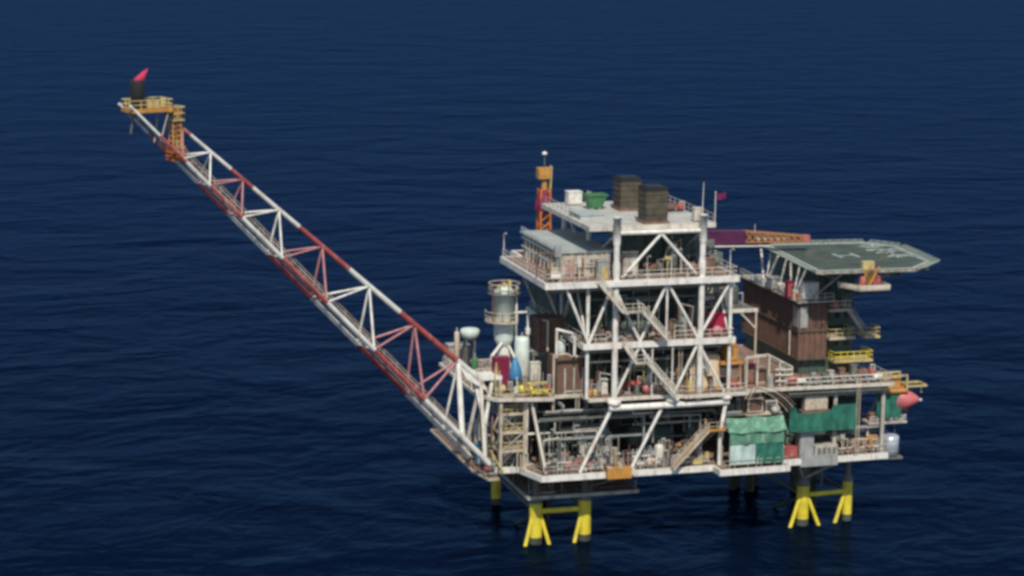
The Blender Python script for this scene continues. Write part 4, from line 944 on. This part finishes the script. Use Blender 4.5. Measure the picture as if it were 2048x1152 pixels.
# access platform at the front edge
t = thing('access_platform', 'white edged platform with red hoses hung at the helideck front edge', 'platform', (34.5, 1.5, 32.4))
b = MB().prism([(31.4,2.6),(33.0,-.9),(37.2,-.9),(37.2,2.6)], 32.5, 32.75); b.build('floor', 'beige', t)
b = MB(); pp = [(31.4,2.6,33.2),(33.0,-.9,33.2),(37.2,-.9,33.2),(37.2,2.6,33.2)]
for p, q in zip(pp, pp[1:]): b.bar(Vector(p)-Vector((0,0,.25)), Vector(q)-Vector((0,0,.25)), .08, .5)
b.build('side_panel', 'cream', t)
b = MB().bar((33.0,-.3,32.8),(34.8,.1,35.5),.1,.3).bar((34.0,-.9,32.8),(35.8,-.5,35.5),.1,.3)
for k in range(9): c = Vector((33.0,-.3,32.9)).lerp(Vector((34.8,.1,35.5)), k/9); d_ = c+Vector((1,-.6,0)); b.bar(c, d_, .25, .06)
b.build('access_stair', 'amber', t)
bevel_box(MB(), 33.8, 35.4, .1, 1.0, 34.7, 36.1, .1).build('monitor_box', 'dull_yellow', t)
for k, x in enumerate((33.6,35.3,36.1)): MB().rev((x,-.2+.3*k,32.76), [(.34,0),(.38,.1),(.38,1.3),(.2,1.5)], 12).build('foam_drum', 'red', t)
MB().path([(35.0,-.5,32.8),(35.0,-.5,34.6),(35.6,-.6,34.9)], .1).build('monitor_pipe', 'red', t)
MB().tube((33,-.5,32.5),(33.6,5,30.8),.13).tube((37,-.5,32.5),(35.6,5,31),.13).tube((33.6,5,30.8),(33.8,9.2,30.5),.13).tube((35.6,5,31),(35.8,9.2,30.6),.13).build('bracket', 'mid', t)

# ------------------------------------------------------------------ right hand end, lower levels
t = thing('lifeboat', 'red enclosed lifeboat hanging from the yellow davit at the far right', 'lifeboat', (42.3, 2, 15.5))
ax = Vector((.93,-.36,0)).normalized(); c = Vector((40.9,2.6,17.0)); sd = Vector((-ax.y,ax.x,0)); v = []; nn = 14
prof = [(-1.6,.15,.2),(-1.4,.8,.9),(-.9,1.22,1.35),(-.1,1.4,1.58),(.6,1.34,1.5),(1.2,1.1,1.22),(1.8,.75,.85),(2.3,.42,.5),(2.6,.15,.2)]
for (s_, wy, hz) in prof:
    for i in range(nn):
        a = 2*math.pi*i/nn; v.append(c+ax*s_+sd*(wy*math.cos(a))+Vector((0,0,hz*math.sin(a)*(1 if math.sin(a) > 0 else .95)+.1*max(0,s_)*.3)))
f = [(j*nn+i, j*nn+(i+1)%nn, (j+1)*nn+(i+1)%nn, (j+1)*nn+i) for j in range(len(prof)-1) for i in range(nn)]+[tuple(range(nn))[::-1], tuple(range((len(prof)-1)*nn, len(prof)*nn))]
MB().add(v, f, 0, True).build('hull', 'lifeboat', t)
b = MB(); p = c+ax*.2+Vector((0,0,1.45)); bevel_box(b, p.x-.55, p.x+.55, p.y-.5, p.y+.5, p.z, p.z+.55, .15); b.build('canopy_hatch', 'orange', t)
MB().ball(c+ax*2.75, .25).build('bow_fender', 'silver', t)
MB().bar(c-ax*1.3-Vector((0,0,1.25)), c+ax*1.2-Vector((0,0,1.3)), .14, .5).build('keel', 'red', t)
MB().rev(c-ax*.05, [(1.36,0),(1.5,.02),(1.5,.14),(1.36,.16)], 18, ax).build('fender_belt', 'faded_red', t)
MB().bar(c-ax*.9-sd*.9+Vector((0,0,1.2)), c+ax*.9-sd*.95+Vector((0,0,1.15)), .3, .3).build('window', 'glass', t)
t = thing('davit', 'yellow davit frame holding the red lifeboat at right end', 'davit', (40.5, 2, 18))
b = MB()
for x0_, x1_, z0_, z1_ in ((38.0,41.3,18.6,20.4),): 
    for y in (1.4,3.6): b.bar((x0_,y,z0_),(x0_,y,z1_),.22,.22).bar((x1_,y,z0_),(x1_,y,z1_),.22,.22).bar((x0_-.1,y,z1_+.1),(x1_+.1,y,z1_+.1),.22,.22).bar((x0_+.12,y,z0_),(x1_-.12,y,z0_),.2,.2)
b.bar((38.0,1.4,20.3),(38.0,3.6,20.3),.2,.2).bar((41.3,1.4,19.1),(41.3,3.6,19.1),.2,.2); b.bar((41.2,1.4,19.0),(44.1,1.4,19.0),.24,.24).bar((41.2,3.6,19.0),(44.1,3.6,19.0),.24,.24).bar((44.1,1.3,19.0),(44.1,3.7,19.0),.22,.24).bar((43.7,2,18.9),(43.7,2,17.9),.16,.16)
b.build('frame', 'dull_yellow', t)
b = MB(); bevel_box(b, 38.6, 40.6, 1.8, 3.2, 18.7, 20.0, .1); b.build('winch', 'amber', t)
MB().tube((41.0,2.6,19),(40.9,2.6,18.5),.06).tube((42.5,2.0,19),(42.3,2.1,18.2),.06).build('fall_wire', 'dark', t)
MB().box(37.6,41.5,1.2,4,18.25,18.5).bar((38.4,2.5,18.2),(38.4,6,15),.2,.2).build('base', 'orange', t)
# side platform with hanging tank
t = thing('side_platform', 'small pale platform sticking out at right below the green screen', 'platform', (39, 3, 14.4))
MB().box(36.2,41.7,1.7,5.5,14.0,14.3).build('floor', 'grating', t); rail(MB(), [(36.4,1.8,14.3),(41.6,1.8,14.3),(41.6,5.4,14.3)], .7, .05, 1.1).build('railing', 'white', t)
b = MB(); b.box(36.6,37.6,2.2,3.2,14.3,15.4); b.build('junction_box', 'rust', t)
MB().tube((38.0,5,14),(38.0,5,10.5),.12).tube((36.4,2.4,14.1),(36.4,2.4,10.5),.13).build('post', 'cream', t)
for k in range(3): x = 39.2+k*.6; MB().tube((x,2.2,14.3),(x+.1,2.2,15.1),.07).build('bracket', 'white', t)
def screen(name, label, x0, x1, y, zt0, zb0, m, sag, cat, sw=.3):
    b = MB(); nx, nz = 26, 8; vv = []
    for i in range(nx+1):
        for j in range(nz+1):
            u_, v_ = i/nx, j/nz; top = zt0 + sag(u_)
            vv.append((x0+(x1-x0)*u_, y+.12*math.sin(u_*23)*v_+.15*math.sin(u_*9+1)*v_, top+(zb0-top)*v_+.05*math.sin(u_*31)*v_))
    n0 = (nz+1)
    b.add(vv, [(i*n0+j, (i+1)*n0+j, (i+1)*n0+j+1, i*n0+j+1) for i in range(nx) for j in range(nz)], 0, True)
    b.add([(x_,y_+.04,z_) for x_,y_,z_ in vv], [(i*n0+j+1, (i+1)*n0+j+1, (i+1)*n0+j, i*n0+j) for i in range(nx) for j in range(nz)], 0, True)
    return tag(b.build(name, m), label, cat)
screen('green_tarpaulin', 'bright green tarpaulin stretched below the right part of the main deck', 24.1, 33.4, -.25, 17.0, 14.1, 'tarp', lambda u_: .5 if u_ < .1 or u_ > .62 else -.5+.4*abs(u_-.35)*2, 'tarpaulin')
screen('green_screen', 'dull green screen sheet beside the red lifeboat', 37.2, 40.6, 1.5, 18.2, 14.9, 'tarp', lambda u_: 0, 'tarpaulin')
cabinet(26.6, .7, 16.6, 3.2, 1.2, 2.0, 'beige', 'tan tray box hanging behind the notch of the green tarpaulin', 'box', 'tray_box')
MB().box(26.2,30.2,.5,2.2,16.35,16.6).build('shelf', 'rust', plat)
# green netted shelter on the bulge of the lowest deck
t = thing('netted_shelter', 'shelter with green net roof and white sheet front on the lowest deck bulge', 'shelter', (18.7, -1.5, CEL))
x0, x1, y0, y1 = 15.2, 22.5, -2.2, .6
b = MB()
for x in (x0, (x0+x1)/2, x1):
    for y in (y0, y1): b.bar((x,y,CEL),(x,y,15.2),.14,.14)
for y, z in ((y0,15.1),(y1,15.1)): b.bar((x0,y,z),(x1,y,z),.12,.12)
for x in (x0, x1): b.bar((x,y0,15.1),(x,y1,15.1),.12,.12)
b.build('frame', 'grating', t)
b = MB(); nx, ny = 20, 10; vv = []
for i in range(nx+1):
    for j in range(ny+1):
        u_, v_ = i/nx, j/ny; vv.append((x0-.3+(x1-x0+.6)*u_, y0-.4+1.5*v_, 15.2+1.6*v_-.18*math.sin(u_*math.pi*2)**2-.12*math.sin(v_*3.1)+.06*rnd.random()))
q0 = ny+1; b.add(vv, [(i*q0+j,(i+1)*q0+j,(i+1)*q0+j+1,i*q0+j+1) for i in range(nx) for j in range(ny)], 0, True)
b.add([(x_,y_,z_-.05) for x_,y_,z_ in vv], [(i*q0+j+1,(i+1)*q0+j+1,(i+1)*q0+j,i*q0+j) for i in range(nx) for j in range(ny)], 0, True); b.build('roof_net', 'net', t)
def drape(xa, xb, y, za, zb, m, name):
    b = MB(); nx, nz = 22, 6; vv = []
    for i in range(nx+1):
        for j in range(nz+1): u_, v_ = i/nx, j/nz; vv.append((xa+(xb-xa)*u_, y-.1*math.sin(u_*19+v_*2)-.08*v_, za+(zb-za)*v_))
    q = nz+1; b.add(vv, [(i*q+j,i*q+j+1,(i+1)*q+j+1,(i+1)*q+j) for i in range(nx) for j in range(nz)], 0, True)
    b.add([(x_,y_+.05,z_) for x_,y_,z_ in vv], [(i*q+j,(i+1)*q+j,(i+1)*q+j+1,i*q+j+1) for i in range(nx) for j in range(nz)], 0, True); b.build(name, m, t)
drape(15.1,22.5,-2.35,15.3,13.6,'net','valance_net'); drape(15.2,19.0,-2.3,13.5,10.9,'sheet','white_sheet'); drape(18.6,22.4,-2.38,13.6,11.0,'tarp','green_sheet')
t = thing('hanging_tank', 'silver drum tank hanging below the right side platform', 'tank', (39.8, 2, 9.5))
MB().rev((39.8,2.6,9.5), [(.9,0),(1.15,.1),(1.15,2.6),(.9,2.75),(.2,2.8)], 18).build('shell', 'silver', t)
MB().rev((39.8,2.6,10.2), [(1.17,0),(1.2,.04),(1.17,.08)], 18).rev((39.8,2.6,11.6), [(1.17,0),(1.2,.04),(1.17,.08)], 18).build('hoop', 'grey', t)
MB().tube((39.2,2.6,12.2),(39.2,2.6,14),.04).tube((40.4,2.6,12.2),(40.4,2.6,14),.04).build('sling', 'mid', t)
MB().box(38.3,41.2,1.5,4,9.2,9.48).bar((38.4,2.5,9.3),(37.8,2.5,10.0),.3,.3).build('cradle', 'mid', t)

# ------------------------------------------------------------------ lowest deck
cabinet(24.0, .8, CEL, 1.8, 1.2, 1.4, 'red', 'bright red box right of the green netted shelter', 'box', 'red_box', 'red')
t = thing('diesel_generator', 'grey boxy generator with a tall exhaust on the lowest deck above a yellow leg', 'generator', (28.4, 1.5, CEL))
b = MB(); bevel_box(b, 26.0, 28.0, .5, 2.2, CEL+.05, 14.2, .12); b.build('exhaust_housing', 'grey', t)
b = MB(); bevel_box(b, 28.1, 31.3, .3, 2.3, CEL-.3, 12.0, .12); b.build('engine_housing', 'grating', t)
for k in range(4): MB().box(28.4+k*.7,28.9+k*.7,.24,.3,CEL+.4,11.7).build('louvre_panel', 'mid', t)
b = MB(); bevel_box(b, 25.9, 31.2, -.1, .25, CEL-1.0, CEL+.4, .1); b.build('drip_tray', 'grey', t)
manifold(31.8, 37.6, 1.2, CEL, 2.2, 'beige pipes along the right front of the lowest deck', 'beige', 8, 'red')
pump(33.2, 2.4, CEL, 3, 1.5, 1.8, 'beige', 'beige pump behind the beige pipes at the right end', 'rust')
cabinet(36.3, 1.6, CEL, 1.4, 1.2, 1.9, 'amber', 'amber cabinet at the right end of the lowest deck')
hvessel(28.5, 6.6, CEL, 6, 1.4, 'dark_green', 'dark green lying tank behind the grey generator')
hvessel(34.8, 6.4, 14.5, 4, 1.0, 'dark_green', 'dark lying tank behind the green screen sheet')
MB().box(32,37.5,5,8,14.2,14.5).build('shelf', 'mid', plat)
vvessel(24.6, 5, CEL, .9, 6, 'dark_green', 'dark upright vessel right of the green netted shelter')
t = thing('orange_crate', 'orange crate overhanging the front edge of the lowest deck', 'crate', (.9, -.5, 10))
b = MB(); bevel_box(b, -.8, 2.4, -1.1, -.3, 9.75, 11.15, .06)
for k in range(6): xx = -.6+k*.58; b.box(xx,xx+.1,-1.16,-1.103,9.8,11.1)
b.build('body', 'amber', t); MB().box(2.45,2.9,-.95,-.35,10.1,11.0).build('end_box', 'cream', t); MB().box(-.8,-.2,-1.12,-.28,11.155,11.3).box(.6,1.1,-1.0,-.4,11.155,11.7).build('lid_fitting', 'beige', t)
LOW = [
 ('p', -8.0, 1.2, 2.6, 1.4, 2.2, 'grey', 'grey pump at the left front corner of the lowest deck'),
 ('p', -6.9, 3.6, 2.6, 1.5, 2.6, 'rust', 'brown pump left of the yellow machine on lowest deck'),
 ('p', -4.6, 1.4, 3.2, 1.6, 2.2, 'rust', 'long brown pump at the foot of first slanted leg'),
 ('p', -5.4, 5.4, 3.0, 1.7, 5.6, 'amber', 'ochre yellow machine deep inside left of first slanted leg'),
 ('p', -1.2, 1.2, 2.4, 1.4, 2.6, 'grey', 'pale grey pump just left above the orange crate'),
 ('p', 3.6, 1.6, 2.6, 1.5, 2.4, 'rust', 'brown red pump right of the orange crate'),
 ('p', 6.3, 2.6, 2.2, 1.5, 3.0, 'beige', 'beige machine left of the ochre staircase foot'),
 ('p', 10.3, 2.4, 2.6, 1.5, 1.8, 'rust', 'dark brown pump under the ochre staircase'),
 ('p', 32.5, 5.0, 2.2, 1.4, 2.8, 'mid', 'dim grey pump deep inside at the right end'),
]
for k, x, y, L_, W_, H_, m, lab in LOW: pump(x, y, CEL, L_, W_, H_, m, lab, rnd.choice(['mid','grey','beige']))
hvessel(-1.0, 5.8, CEL+2.6, 5.0, 1.0, 'grey', 'grey lying tank behind the first slanted leg')
MB().box(-3.8,1.8,4.7,7,CEL+2.4,CEL+2.6).tube((-3.6,5,CEL),(-3.6,5,CEL+2.4),.12).tube((1.6,5,CEL),(1.6,5,CEL+2.4),.12).build('shelf', 'mid', plat)
hvessel(7.4, 6.4, CEL+1.2, 6.6, 1.35, 'dark_green', 'dark green lying tank behind the second slanted leg')
vvessel(-7.0, 6.6, CEL, .75, 6.2, 'dark_green', 'dark upright vessel left of the ochre yellow machine')
vvessel(-2.6, 3.6, CEL, .5, 3.6, 'grating', 'pale upright bottle crossing the first slanted leg')
vvessel(-.2, 4.0, CEL, .55, 3.2, 'cream', 'cream upright bottle between the slanted legs, left one')
vvessel(6.9, 1.4, CEL, .6, 2.9, 'cream', 'cream barrel shaped vessel left of the ochre staircase')
vvessel(12.6, 5.2, CEL, .8, 5.8, 'dark_green', 'dark upright vessel below the ochre staircase landing')
manifold(-8.8, -4.8, .7, CEL, 1.6, 'low pale pipe row at left front of the lowest deck', 'grating', 7, 'rust')
manifold(-4.0, -1.0, .6, CEL, 1.4, 'low brown pipe row left of the orange crate', 'rust', 6, 'cream')
manifold(-3.6, 2.2, 2.8, CEL, 4.4, 'tall grey pipe maze behind the orange crate', 'pipe', 8, 'mid')
manifold(-8.2, -5.6, 2.8, CEL, 5.8, 'tall dark pipe maze right of the A shaped legs', 'mid', 5, 'grey')
manifold(3.2, 6.8, .7, CEL, 1.9, 'white pipe hoops right of the orange crate', 'white', 5, 'red')
manifold(7.4, 13.2, 4.4, CEL, 3.6, 'dark pipe maze behind the ochre staircase', 'mid', 8, 'amber')
manifold(9.0, 13.4, .9, CEL, 1.1, 'low ochre pipe row under the ochre staircase', 'beige', 7, 'red')
t = thing('hose_rack', 'row of thin grey hose loops right of the orange crate', 'hose rack', (4.6, 1, CEL))
for k in range(7):
    x = 3.0+k*.52; MB().path([(x,.55,CEL+.05),(x,.55,CEL+1.9),(x+.25,.9,CEL+2.5),(x+.5,1.5,CEL+1.9)], .07).build('hose', 'grey', t)
MB().tube((2.6,1.5,CEL+1.9),(7.0,1.5,CEL+1.9),.1).tube((2.8,1.5,CEL),(2.8,1.5,CEL+1.9),.08).tube((6.9,1.5,CEL),(6.9,1.5,CEL+1.9),.08).build('frame', 'grey', t)
# left cantilever of the lowest deck
pump(-16.0, 2.4, CEL, 1.6, 1.2, 1.2, 'red', 'red orange pump at the foot of the flare boom')
pump(-16.1, 11.0, CEL, 2.0, 1.3, 1.8, 'mid', 'dark grey pump halfway along the left edge walkway')
cabinet(-15.6, 7.2, CEL, 1.2, 1.2, 2.6, 'blue', 'slim blue grey cabinet right of boom foot', 'cabinet', 'equipment_cabinet', 'grey')
pump(-14.8, 14.0, CEL, 3, 1.5, 4.6, 'red', 'pale red machine under the boom end post')
hvessel(-12.0, 12.0, CEL, 4.5, 1.3, 'dark_green', 'dark green lying tank behind the beige stair tower', axis=(0,1,0))
manifold(-13.4, -10.6, 7.6, CEL, 6.4, 'beige pipe maze inside the beige stair tower', 'beige', 6, 'grating')
vvessel(-14.9, 9.4, CEL, .6, 5.6, 'grating', 'pale green grey bottle left of the beige stair tower')
pump(-8.6, 5.6, 6.5, 3.0, 1.4, 1.3, 'rust', 'rusty pump at the left corner of the small hung deck')

# small fittings along the decks
def bottles(x, y, z, n, m, label):
    t = thing('gas_bottle_rack', label, 'gas bottles', (x+n*.15, y, z))
    b = MB()
    for k in range(n+1): b.bar((x+k*.3-.15,y-.2,z),(x+k*.3-.15,y-.2,z+1.1),.05,.05)
    b.bar((x-.2,y-.2,z+1.1),(x+n*.3-.1,y-.2,z+1.1),.06,.06); b.bar((x-.2,y-.2,z+.45),(x+n*.3-.1,y-.2,z+.45),.06,.06); b.build('rack', 'rust', t)
    for k in range(n): MB().rev((x+k*.3,y,z+.02), [(.12,0),(.12,1.25),(.09,1.4),(.04,1.45),(.04,1.58)], 10).build('bottle', m, t)
bottles(-6.0, .5, CEL, 6, 'faded_red', 'rack of faded red gas bottles at the lowest deck edge near the A shaped legs')
bottles(8.6, 1.0, CEL, 5, 'grey', 'rack of grey gas bottles at the foot of the ochre staircase')
bottles(6.2, .9, MN, 5, 'beige', 'rack of beige gas bottles by the foot of the middle staircase')
bottles(9.8, .9, UP, 6, 'faded_red', 'rack of faded red gas bottles on the upper deck beside the dark upright vessel')
bottles(2.2, .8, MB_, 6, 'grey', 'rack of grey gas bottles under the landing of the upper staircase')
def raft(x, y, z, label):
    t = thing('life_raft_canister', label, 'life raft', (x, y, z))
    MB().rev((x-.65,y,z+.65), [(.2,0),(.34,.06),(.36,.3),(.38,.62),(.36,.7),(.36,1.05),(.34,1.25),(.2,1.3)], 12, (1,0,0)).build('canister', 'white', t)
    for k in (-.35,.35): MB().box(x+k-.06,x+k+.06,y-.3,y+.3,z,z+.33).build('cradle', 'grey', t)
raft(26.0, .9, MN+.05, 'white life raft canister on the main deck above the tan tray box'); raft(36.9, 1.0, MN+.05, 'white life raft canister just beside the yellow davit')
raft(-7.6, .4, UP, 'white life raft canister at the shelter side corner of the upper deck')
def reel(x, y, z, m, label):
    t = thing('hose_reel', label, 'hose reel', (x, y, z))
    MB().rev((x,y-.2,z+.75), [(.3,0),(.3,.4)], 14, (0,1,0)).build('hose', 'dark', t)
    for k in (-.25,.2): MB().rev((x,y+k,z+.75), [(.1,-.02),(.6,-.02),(.6,.03),(.1,.03)], 14, (0,1,0)).build('flange', m, t)
    MB().bar((x-.5,y,z+.05),(x+.5,y,z+.05),.4,.1).bar((x-.4,y-.32,z+.1),(x,y-.32,z+.8),.07,.07).bar((x+.4,y-.32,z+.1),(x,y-.32,z+.8),.07,.07).build('stand', 'rust', t)
reel(-2.9, .9, CEL, 'red', 'red hose reel left of the first slanted leg foot'); reel(5.6, .9, CEL, 'dull_yellow', 'yellow hose reel among the white pipe hoops')
reel(4.9, .8, MN, 'red', 'red hose reel in front of the faded red pump'); reel(14.3, .9, MB_, 'faded_red', 'faded red hose reel in front of the crimson box')
reel(24.9, .9, MN, 'red', 'red hose reel at the lower end of the pipe arch')
def vlad(x, y, z0, z1, label):
    t = thing('vertical_ladder', label, 'ladder', (x, y, z0))
    for k in (-.22,.22): MB().tube((x+k,y,z0),(x+k,y,z1),.05,n=6).build('stile', 'beige', t)
    b = MB(); z = z0+.3
    while z < z1: b.bar((x-.22,y,z),(x+.22,y,z),.05,.05); z += .32
    b.bar((x-.25,y+.03,z0+.1),(x-.25,y+.03,z1-.1),.02,.02); tag(b.build('rungs', 'beige', t))
vlad(33.8, .0, CEL, MN+1, 'long beige vertical ladder between the green tarpaulin and green screen'); vlad(-4.6, -.0, 18.9, MN+1, 'short beige ladder at the dark gap of the main deck edge'); vlad(9.2, .5, MN, 26.8, 'beige vertical ladder just left of the tan covered box')


# draped hoses and boxes that break the front edge of the main deck
t = thing('hose_bundle', 'brown cream hoses draped in an arc over the main deck edge', 'hoses', (21, -.6, MN))
for k in range(4):
    pts = [(17.6+.3*k,-.85-.07*k,MN-.9+.1*k)]+[(18.2+.3*k+u*.9, -.85-.07*k-.25*math.sin(u*.55), MN+.35+.12*k-.09*u*u+.03*k*u) for u in range(0,7)]
    MB().path(pts, .06).build('hose', ['beige','rust','cream','rust','grating'][k], t)
crate(18.6, .6, 16.9, 2.1, 1.6, 1.9, 'brown_clad', 'brown crate slung under the main deck above the green netted shelter', 'crate', 'crate', 'beige')
crate(21.2, .9, 16.7, 1.6, 1.4, 1.6, 'mid', 'dark grey crate slung under the main deck next to the brown slung crate', 'crate', 'crate', 'cream')
MB().box(18.4,23.0,.5,2.6,16.5,16.68).tube((18.6,2.4,16.6),(18.6,2.4,19.4),.07).tube((22.9,2.4,16.6),(22.9,2.4,19.4),.07).build('shelf', 'beige', plat)
t = thing('white_float', 'white round float lying above the corner of the green net roof', 'float', (22.3,.3,16.7)); MB().ball((22.3,.2,17.3),.62,12,8).build('ball', 'cream', t); MB().rev((22.3,.2,17.3),[(.6,-.06),(.66,-.06),(.66,.06),(.6,.06)],14,(1,0,.4)).build('strap', 'beige', t)
pump(15.6, .9, 16.9, 2.4, 1.3, 1.7, 'mid', 'dark grey machine slung under main deck above the left half of the net roof')
MB().box(15.2,18.2,.6,2.6,16.6,16.85).tube((15.4,2.4,16.7),(15.4,2.4,19.4),.08).build('shelf', 'mid', plat)
pump(5.2, .7, MN-.02, 1.6, .8, 1.0, 'beige', 'small beige pump at the deck edge under the middle staircase', 'rust')
for k, (x, m, lab) in enumerate(((-.6,'rust','rust brown chest at the lowest deck edge just above the orange crate'),(11.2,'dull_yellow','dull yellow chest below the ochre staircase at the lowest deck edge'),(-5.6,'beige','beige chest at the lowest deck edge right of the A shaped legs'))):
    cabinet(x, .35, CEL, 1.3, .6, .8, m, lab, 'chest', 'tool_chest')
GROUPS = {'pump_skid': 'pumps and motors on the decks', 'horizontal_tank': 'lying tanks on the decks', 'vertical_vessel': 'upright vessels on the decks', 'valve_manifold': 'pipe and valve rows on the decks',
          'equipment_cabinet': 'equipment cabinets on the decks', 'lamp_post': 'lamp posts along the upper deck', 'oil_drum': 'drums on the main deck', 'gas_bottle_rack': 'gas bottle racks along the deck edges',
          'life_raft_canister': 'life raft canisters along the deck edges', 'hose_reel': 'hose reels along the deck edges', 'vertical_ladder': 'vertical ladders at the deck fronts', 'crate': 'crates on and under the main deck',
          'junction_box': 'junction boxes on the decks', 'tool_chest': 'chests at the lowest deck edge', 'red_box': 'red boxes on the decks'}
for o in bpy.data.objects:
    g = GROUPS.get(o.name.split('.')[0])
    if g and o.parent is None: o['group'] = g
